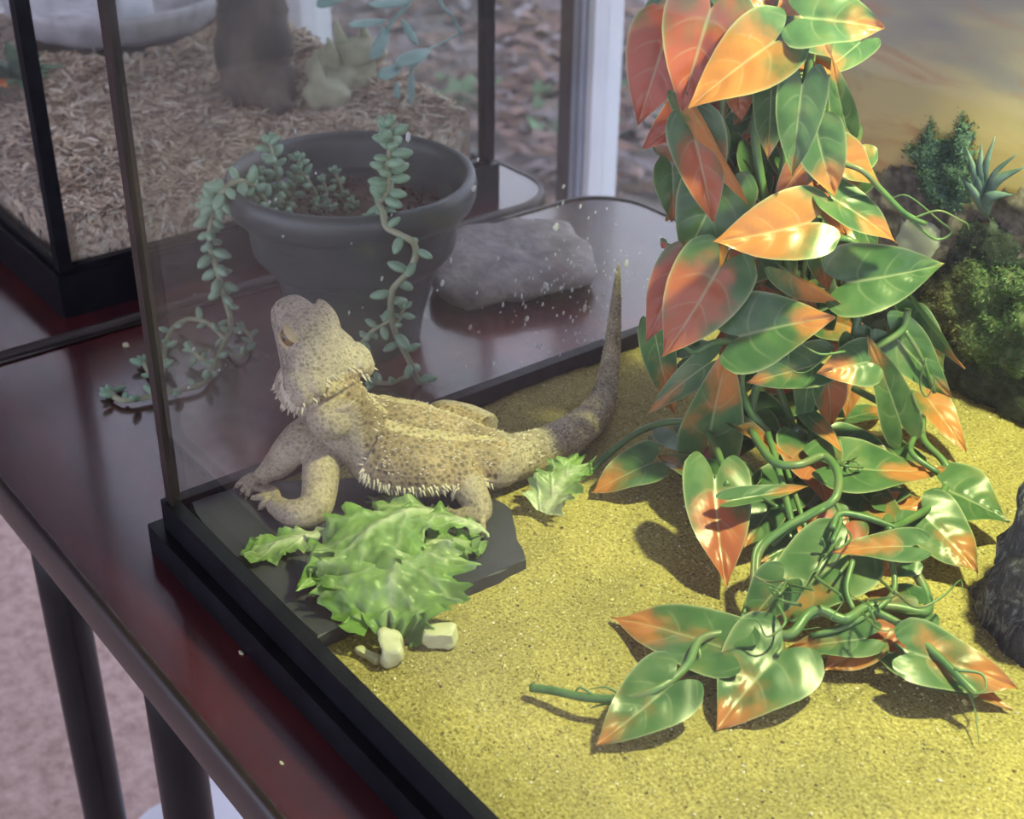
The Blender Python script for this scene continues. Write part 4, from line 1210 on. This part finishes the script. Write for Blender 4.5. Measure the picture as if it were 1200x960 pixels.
# stem arching over the near rim and hanging down
def over_rim(q):
    d = (q - pc)[:2]; d /= np.linalg.norm(d)
    return [np.array([pc[0] + d[0] * r, pc[1] + d[1] * r, TZ + RZ + h]) for r, h in ((.045, -.032), (.058, -.012), (.068, .003), (.080, .0045), (.0875, -.004))]
rim_r = over_rim(P(449, 247, z=TZ + RZ + .004))
rt0 = rim_r[:4]
rt = [rim_r[3], rim_r[4]] + [PV(x, y, RF, o) for x, y, o in [(482, 282, -.003), (487, 300, 0), (476, 322, .002), (461, 338, .004), (458, 360, .008), (463, 390, .012), (474, 412, .014), (484, 432, .016), (492, 455, .018), (493, 478, .02)]]
sstem(rt, .0021, 120, .0125, 1.0, False, TZ + .003)
sstem(rt0, .002, 150, .011, 1.0, False)
upr = [rim_r[2]] + [PV(x, y, RF, .018) for x, y in [(455, 220), (455, 190), (458, 165), (455, 150)]]
sstem(upr, .0018, 480, .0125, 1.1)
sstem([PV(x, y, RF, .010) for x, y in [(459, 372), (450, 380), (436, 388), (424, 402)]], .0013, 320, .009)
sstem([PV(x, y, RF, .012) for x, y in [(461, 385), (470, 368), (474, 360)]], .0013, 300, .008)
sstem([PV(x, y, RF, .016) for x, y in [(482, 438), (466, 446), (452, 456), (440, 468)]], .0014, 130, .010, 1.0, True, TZ + .003)
# stem over the other rim, down to the table and along it
RL = pc[:2] - CR[:2] / np.linalg.norm(CR[:2]) * .088
rim_l = over_rim(P(272, 216, z=TZ + RZ + .004))
lf = rim_l + [PV(249, 246, RL, 0), PV(246, 285, RL, 0), PV(255, 318, RL, 0), PV(263, 350, RL, 0)]
sstem(lf, .0020, 330, .0120, 1.1, False)
tz = TZ + .004
lg_ = [lf[-1], PV(270, 372, RL, -.004), P(268, 392, z=TZ + .014), P(258, 412, z=TZ + .008), P(247, 438, z=tz), P(232, 452, z=tz), P(205, 458, z=tz), P(180, 464, z=tz), P(160, 468, z=tz), P(142, 469, z=tz), P(128, 461, z=tz)]
sstem(lg_, .0019, 110, .0095, 1.0, True, TZ + .0025)
sstem([P(264, 398, z=TZ + .012), P(245, 380, z=TZ + .010), P(222, 374, z=TZ + .010), P(203, 384, z=TZ + .008), P(194, 405, z=tz), P(190, 440, z=tz), P(176, 438, z=tz), P(168, 425, z=tz)], .0016, 110, .009, 1.0, True, TZ + .0025)
sstem([P(247, 425, z=tz), P(235, 420, z=TZ + .008), P(224, 410, z=TZ + .010)], .0015, 260, .009, 1.0, True, TZ + .0025)
sstem([P(262, 402, z=tz), P(278, 418, z=tz), P(290, 410, z=tz), P(294, 395, z=tz), P(284, 385, z=tz)], .0014, 110, .008, 1.0, True, TZ + .0025)
# young shoots standing in the pot
for (x0, y0, x1, y1, dn, L) in [(328, 246, 316, 168, 300, .011), (338, 240, 350, 188, 420, .009), (376, 242, 352, 200, 160, .008), (382, 240, 378, 212, 330, .007), (402, 236, 392, 202, 260, .007), (372, 250, 370, 238, 900, .006), (385, 250, 386, 240, 900, .006), (412, 246, 413, 236, 900, .006), (335, 252, 330, 235, 500, .007), (314, 238, 306, 206, 400, .010)]:
    a = P(x0, y0, z=pc[2] + RZ - .031)
    bq = PV(x1, y1, a[:2])
    sstem([a, (a + bq) / 2 + np.array([.001, .001, .001]), bq], .0013, dn, L, 1.1)
# loose bits on the table
def loose_leaf(px, py, dirpx, L, label):
    p = P(px, py, z=TZ + .0025); q = P(*dirpx, z=TZ + .0025)
    vv, ff = ico((0, 0, 0), 1, 2)
    vv = vv * np.array([.5, .21, .18]) * L; a = math.atan2(q[1] - p[1], q[0] - p[0])
    vv = np.stack([vv[:, 0] * math.cos(a) - vv[:, 1] * math.sin(a), vv[:, 0] * math.sin(a) + vv[:, 1] * math.cos(a), vv[:, 2]], 1)
    vv[:, 2] += -vv[:, 2].min(); obj('fallen_leaf', (vv + np.array([p[0], p[1], TZ + .0003]), ff), suc_m, label=label, cat='leaf')
loose_leaf(140, 455, (150, 452), .010, 'plump fallen succulent leaf lying on the table beside the trailing stem')
for px, py, w, l in [(283, 766, .0022, 'pale crumb on the table beside the black base frame'), (184, 495, .0016, 'white crumb on the table at the terrarium corner'), (148, 406, .004, 'thin whitish husk on the table near the trailing succulent'), (330, 895, .0015, 'pale speck on bare tabletop beside the dark edge moulding')]:
    p = P(px, py, z=TZ)
    obj('crumb', rough(ico((p[0], p[1], TZ + w * .25), (w, w * .5, w * .3), 2), w * .2, 500, 2), stem_m, label=l, cat='crumb')

# ================================================================== FLAT STONE
out = [P(x, y, z=TZ)[:2] for x, y in [(500, 352), (520, 366), (560, 372), (600, 368), (640, 356), (680, 352), (700, 342), (697, 325), (680, 305), (664, 285), (640, 282), (590, 288), (545, 296), (510, 318)]]
out = np.array(catmull([np.append(q, 0) for q in out + out[:1]], 4))[:-1, :2]
c0 = out.mean(0)
V, F = [], []
lay = [(0, .86), (.003, .95), (.007, 1.0), (.012, .985), (.0165, .93), (.019, .82), (.0205, .6), (.0212, .3), (.0214, .02)]
for z, s in lay:
    for q in out:
        V.append((*(c0 + (q - c0) * s), TZ + z))
n = len(out)
for i in range(len(lay) - 1):
    for k in range(n):
        F.append([i * n + k, i * n + (k + 1) % n, (i + 1) * n + (k + 1) % n, (i + 1) * n + k])
F.append(list(range(n))[::-1]); F.append([(len(lay) - 1) * n + k for k in range(n)])
v, f = rough((V, F), .0055, 24, 4, 3.0)
v[:, 2] += TZ + .0005 - v[:, 2].min()
obj('flat_stone', (v, f), pmat('warm_grey_stone', [(.17, .15, .155), (.25, .22, .22), (.33, .30, .295)], 55, .85, .6, 160, bdist=.003),
    label='flat brownish grey stone lying on the table beside the flowerpot', cat='stone')

# ================================================================== REAR TERRARIUM
bx1, by0, by1 = -.316, .071, .446
bx0, bz = -.92, .36
rt_ = empty('terrarium', ((bx0 + bx1) / 2, (by0 + by1) / 2, TZ), 'glass terrarium with black frame half filled with wood shavings', 'terrarium')
bf = obj('base_frame', ring(bx0 - .008, bx1 + .008, by0 - .008, by1 + .008, .012, TZ, .002), MT['black_plastic'], rt_, smooth=False)
obj('frame_lip', ring(bx0 - .003, bx1 + .003, by0 - .003, by1 + .003, .007, .002, .006), MT['black_plastic'], bf, smooth=False)
obj('bottom_panel', box(bx0, bx1, by0, by1, TZ + .002, TZ + .006), MT['black_plastic'], rt_, smooth=False)
obj('top_frame', ring(bx0 - .003, bx1 + .003, by0 - .003, by1 + .003, .016, bz, bz + .02), MT['black_plastic'], rt_, smooth=False)
obj('front_pane', box(bx1 - .004, bx1, by0 + .004, by1 - .004, .0, bz), MT['glass_back'], rt_, smooth=False)
obj('rear_pane', box(bx0, bx0 + .004, by0 + .004, by1 - .004, .0, bz), MT['glass_back'], rt_, smooth=False)
obj('side_pane', box(bx0, bx1, by0, by0 + .004, .0, bz), MT['glass_back'], rt_, smooth=False)
obj('side_pane', box(bx0, bx1, by1 - .004, by1, .0, bz), MT['glass_end'], rt_, smooth=False)
for cy in (by0, by1):
    for cx in (bx0, bx1):
        obj('corner_post', box(cx - .005, cx + .005, cy - .005, cy + .005, .004, bz), MT['black_plastic'], rt_, smooth=False)
def chip_z(x, y):
    z = chip_hill(x, y)
    r = math.hypot(x + .775, y - .322)
    return min(z, .024) if r < .096 else z
def chip_hill(x, y):
    return .030 + .012 * fbm((x, y, 1), 9, 3) + .025 * math.exp(-((y - .44) / .06) ** 2) * (.4 + .6 * math.exp(-((x + .45) / .1) ** 2)) + .012 * math.exp(-((x + .70) / .12) ** 2)
nx, ny = 90, 60
gx = np.linspace(bx0 + .010, bx1 - .010, nx); gy = np.linspace(by0 + .010, by1 - .010, ny)
V = [(x, y, chip_z(x, y)) for y in gy for x in gx]
F = [[j * nx + i, j * nx + i + 1, (j + 1) * nx + i + 1, (j + 1) * nx + i] for j in range(ny - 1) for i in range(nx - 1)]
k = len(V)
rim = [i for i in range(nx)] + [j * nx + nx - 1 for j in range(1, ny)] + [(ny - 1) * nx + i for i in range(nx - 2, -1, -1)] + [j * nx for j in range(ny - 2, 0, -1)]
V += [(V[i][0], V[i][1], TZ + .007) for i in rim]
for q in range(len(rim)):
    w = (q + 1) % len(rim); F.append([rim[q], k + q, k + w, rim[w]])
cols = [(.55, .42, .32)] * len(V)
parts = [(np.array(V), F)]
random.seed(40)
cpal = [(.70, .55, .42), (.58, .43, .31), (.72, .60, .47), (.44, .32, .23), (.28, .19, .14), (.78, .69, .58), (.60, .48, .38)]
def chip(c, d, s, n, L, w, col):
    th = .0008
    a, m_, e = c - d * L / 2, c + n * L * random.uniform(-.1, .12), c + d * L / 2
    V = [a - s * w * .3, a + s * w * .3, m_ - s * w, m_ + s * w, e - s * w * .35, e + s * w * .35]
    V = V + [q - n * th for q in V]
    parts.append((np.array(V), [[0, 2, 3, 1], [2, 4, 5, 3], [6, 7, 9, 8], [8, 9, 11, 10], [0, 6, 8, 2], [2, 8, 10, 4], [1, 3, 9, 7], [3, 5, 11, 9]]))
    cols.extend([col] * 12)
for i in range(10500):
    x = bx1 - .010 - (bx1 - bx0 - .03) * random.random() ** 1.3; y = random.uniform(by0 + .012, by1 - .012)
    a = random.uniform(0, 6.3); e = random.gauss(0, .3)
    d = np.array([math.cos(a) * math.cos(e), math.sin(a) * math.cos(e), math.sin(e)]); s = np.array([-math.sin(a), math.cos(a), random.gauss(0, .5)]); s /= np.linalg.norm(s)
    n = np.cross(d, s); n = n if n[2] > 0 else -n
    L = random.uniform(.008, .022); w = random.uniform(.0008, .0021)
    if math.hypot(x + .775, y - .322) < .112: continue
    c = np.array([min(x, bx1 - .007 - L / 2), min(max(y, by0 + .007 + L / 2), by1 - .007 - L / 2), chip_z(x, y) + random.uniform(-.001, .005)])
    g = random.uniform(.75, 1.15); q = random.choice(cpal)
    chip(c, d, s, n, L, w, tuple(v * g for v in q))
for i in range(2600):                                     # shavings pressed against the panes
    a = random.uniform(0, 6.3); L = random.uniform(.007, .018); w = random.uniform(.0008, .002)
    if i % 3:
        y = random.uniform(by0 + .016, by1 - .016); z = random.uniform(.004, chip_z(bx1 - .01, y) + .001)
        c = np.array([bx1 - .0062, y, z]); d = np.array([0, math.cos(a), math.sin(a)]); s = np.array([0, -math.sin(a), math.cos(a)]); n = np.array([1., 0, 0])
    else:
        x = random.uniform(bx0 + .02, bx1 - .016); z = random.uniform(.004, chip_z(x, by0 + .01) + .001)
        c = np.array([x, by0 + .0062, z]); d = np.array([math.cos(a), 0, math.sin(a)]); s = np.array([-math.sin(a), 0, math.cos(a)]); n = np.array([0, -1., 0])
    g = random.uniform(.7, 1.05); q = random.choice(cpal)
    L = min(L, .012)
    V0 = len(parts); chip(c - n * .0008, d, s, n * .02, L, w, tuple(v * g for v in q))
obj('wood_shavings', join(parts), vmat('wood_shaving', .85, bscale=500), attrs={'Col': cols}, smooth=False,
    label='tan wood shavings bedding filling the rear terrarium', cat='wood shavings', kind='stuff')

# curved pale dish with a white tube standing in it
dc = np.array([-.775, .322, .05])
dish = empty('feeding_dish', (dc[0], dc[1], .030), 'pale grey stone-look dish sunk in the wood shavings', 'dish')
dp = [(.001, .004), (.085, .004), (.097, .012), (.105, .030), (.108, .038), (.104, .040), (.098, .034), (.088, .016), (.001, .012)]
v, f = lathe((dc[0], dc[1], .034), dp, 60)
v, f = rough((v, f), .004, 30, 3, 1.0)
obj('dish_bowl', (v, f), pmat('pale_stone_resin', [(.30, .28, .30), (.45, .43, .46), (.55, .53, .57)], 40, .6, .3, 150), dish)
wb = P(163, 34, z=.0465)
wt = empty('white_tube', (wb[0], wb[1], wb[2]), 'white plastic tube standing in the pale dish', 'tube')
obj('tube_wall', lathe((wb[0], wb[1], wb[2]), [(.001, 0), (.015, 0), (.016, .002), (.016, .12), (.014, .121), (.014, .02)], 32), MT['white_plastic'], wt)
obj('tube_collar', lathe((wb[0], wb[1], wb[2] + .1), [(.016, 0), (.0185, .002), (.0185, .016), (.016, .018)], 32), MT['white_plastic'], wt)

# dark driftwood stump
sx = P(305, 95, z=.045)
wood_m = pmat('dark_driftwood', [(.035, .026, .022), (.09, .068, .055), (.17, .135, .11)], 26, .85, .7, 90, stretch=(1, 1, .3), bdist=.006)
st = [tube([sx + np.array([0, 0, -.02]), sx + np.array([-.005, 0, .03]), sx + np.array([-.02, .01, .09]), sx + np.array([-.01, .0, .16]), sx + np.array([-.03, -.01, .22])], [.034, .030, .029, .034, .026], 24, 8),
      tube([sx + np.array([0, .01, .0]), sx + np.array([.035, -.006, -.004]), sx + np.array([.068, -.012, -.012])], [.026, .018, .010], 18, 6),
      tube([sx + np.array([-.01, 0, .1]), sx + np.array([.0, -.05, .15]), sx + np.array([.0, -.10, .20])], [.020, .016, .012], 16, 6)]
sw_ = empty('driftwood', (sx[0], sx[1], sx[2] - .02), 'dark brown driftwood stump rising from the wood shavings', 'driftwood')
obj('trunk', rough(st[0], .012, 30, 4, 2.0), wood_m, sw_)
obj('root', rough(st[1], .008, 40, 4, 4.0), wood_m, sw_)
obj('branch', rough(st[2], .006, 40, 4, 5.0), wood_m, sw_)
# pale horned ornament
hc = P(402, 94, z=.050)
orn = empty('resin_skull', (hc[0], hc[1], chip_z(hc[0], min(hc[1], .44)) - .004), 'pale greenish horned skull ornament half buried in the wood shavings', 'ornament')
bone = pmat('mossy_bone', [(.20, .20, .12), (.34, .33, .22), (.46, .45, .33)], 40, .75, .5, 120)
Rz = np.eye(3)
obj('skull_dome', rough(ico(hc + np.array([0, 0, .008]), (.026, .034, .024), 4), .007, 40, 3, 3.0), bone, orn)
obj('brow', rough(ico(hc + np.array([.012, .012, .026]), (.016, .026, .012), 3), .006, 60, 3, 1.0), bone, orn)
obj('snout', rough(ico(hc + np.array([.024, -.028, -.002]), (.018, .020, .014), 3), .006, 50, 3, 8.0), bone, orn)
for k, (a, b_, c, L) in enumerate([(.020, -.036, .006, .026), (.0, .0, .028, .022), (.0, .026, .022, .024), (.012, -.016, .020, .020)]):
    q = hc + np.array([a, b_, c])
    obj('horn', tube([q, q + np.array([.002, -.003, L * .6]), q + np.array([.0, -.004, L * 1.2])], [.008, .005, .0008], 10, 5), bone, orn)
# hanging plastic plant
hp_m = pmat('blue_green_leaf', [(.14, .27, .24), (.22, .36, .34), (.34, .48, .46)], 30, .4)
HPX = bx1 - .014
tw = empty('hanging_plant', P(480, -40, X=HPX), 'blue-green plastic sprig hanging inside the rear terrarium', 'artificial plant')
t0_ = P(520, -60, X=HPX)
obj('stem', tube([(HPX, t0_[1] + .01, bz + .012), (HPX, t0_[1] + .006, .27), t0_, P(482, 0, X=HPX), P(462, 22, X=HPX), P(446, 48, X=HPX)], .0016, 8, 6), hp_m, tw)
obj('stem', tube([t0_, P(516, 0, X=HPX), P(530, 18, X=HPX), P(540, 40, X=HPX)], .0014, 8, 6), hp_m, tw)
obj('stem', tube([P(538, 40, X=HPX), P(515, 52, X=HPX), P(500, 60, X=HPX), P(480, 84, X=HPX)], .0010, 8, 6), hp_m, tw)
for (a, b_, c, d, w) in [(478, 2, 432, 6, 14), (452, 24, 408, 30, 13), (455, 34, 436, 70, 17), (470, 22, 489, 53, 10), (504, 58, 464, 76, 20), (470, 76, 444, 92, 19), (482, 82, 481, 122, 9), (464, 96, 466, 116, 8), (408, -14, 372, 8, 20), (448, 30, 452, 56, 8)]:
    A, B = P(a, b_, X=HPX), P(c, d, X=HPX + .006)
    W = w * depth(A) / FPX * .5
    obj('leaf', tube([A, A + (B - A) * .25, A + (B - A) * .6, A + (B - A) * .88, B], [W * .2, W * .8, W, W * .7, W * .1], 10, 4, rad2=[.0006, .0014, .0016, .0012, .0003], up=tuple(-CF * .8 + np.array([0, 0, .4]))), hp_m, tw)
# plastic bush with an orange flower
gc = P(22, 92, z=.048)
gb = empty('plastic_bush', (gc[0], gc[1], gc[2] - .008), 'green plastic bush with orange bloom at the side pane of the rear terrarium', 'artificial plant')
gm = pmat('plastic_green', [(.03, .09, .03), (.07, .17, .06)], 40, .5)
om = pmat('orange_petal', [(.55, .12, .03), (.65, .2, .05)], 40, .5)
rg = random.Random(9)
for i in range(40):
    a = rg.uniform(0, 6.3); e = rg.uniform(.1, 1.3); L = rg.uniform(.025, .045)
    d = np.array([math.cos(a) * math.cos(e), math.sin(a) * math.cos(e), math.sin(e)])
    A = gc + np.array([0, 0, -.004]); B = A + d * L
    obj('leaf', tube([A, A + d * L * .6 + np.array([0, 0, .004]), B], [.0012, .006, .0006], 6, 3, rad2=[.0008, .001, .0003]), gm, gb)
fc = P(2, 100, z=.05)
for k in range(6):
    a = k * 1.047
    obj('petal', tube([fc, fc + np.array([math.cos(a) * .006, math.sin(a) * .006, .003]), fc + np.array([math.cos(a) * .013, math.sin(a) * .013, .001])], [.001, .005, .001], 6, 3, rad2=[.0006, .0009, .0004]), om, gb)

# ================================================================== HEAT LAMP over the sand
lp = np.array(LAMP_POS)
ax = np.array(LAMP_AIM) - lp; ax /= np.linalg.norm(ax)
lamp = empty('heat_lamp', lp - ax * .09, 'black dome heat lamp shining down on the terrarium sand', 'lamp')
ref = [(-.095, .012), (-.085, .020), (-.05, .024), (-.045, .030), (-.02, .055), (.012, .066)]
t_ = np.cross(ax, [0, 0, 1]); t_ /= np.linalg.norm(t_); b_2 = np.cross(ax, t_)
V, F = [], []
for (s, r) in ref:
    for k in range(32):
        a = 2 * math.pi * k / 32
        V.append(lp + ax * s + (t_ * math.cos(a) + b_2 * math.sin(a)) * r)
for i in range(len(ref) - 1):
    for k in range(32):
        F.append([i * 32 + k, i * 32 + (k + 1) % 32, (i + 1) * 32 + (k + 1) % 32, (i + 1) * 32 + k])
F.append(list(range(32))[::-1])
obj('dome', (V, F), MT['black_metal'], lamp)
L_ = bpy.data.lights.new('heat_lamp_bulb_offscreen', 'SPOT')
L_.energy = LAMP_POWER; L_.color = LAMP_COLOR; L_.spot_size = math.radians(55); L_.spot_blend = .14; L_.shadow_soft_size = .022
lo = bpy.data.objects.new('heat_lamp_bulb_offscreen', L_); COL.objects.link(lo)
lo.parent = lamp
lo.location = (lp - ORG[lamp.name] + ax * .016).tolist()
lo.rotation_mode = 'QUATERNION'; lo.rotation_quaternion = Vector(ax.tolist()).to_track_quat('-Z', 'Y')
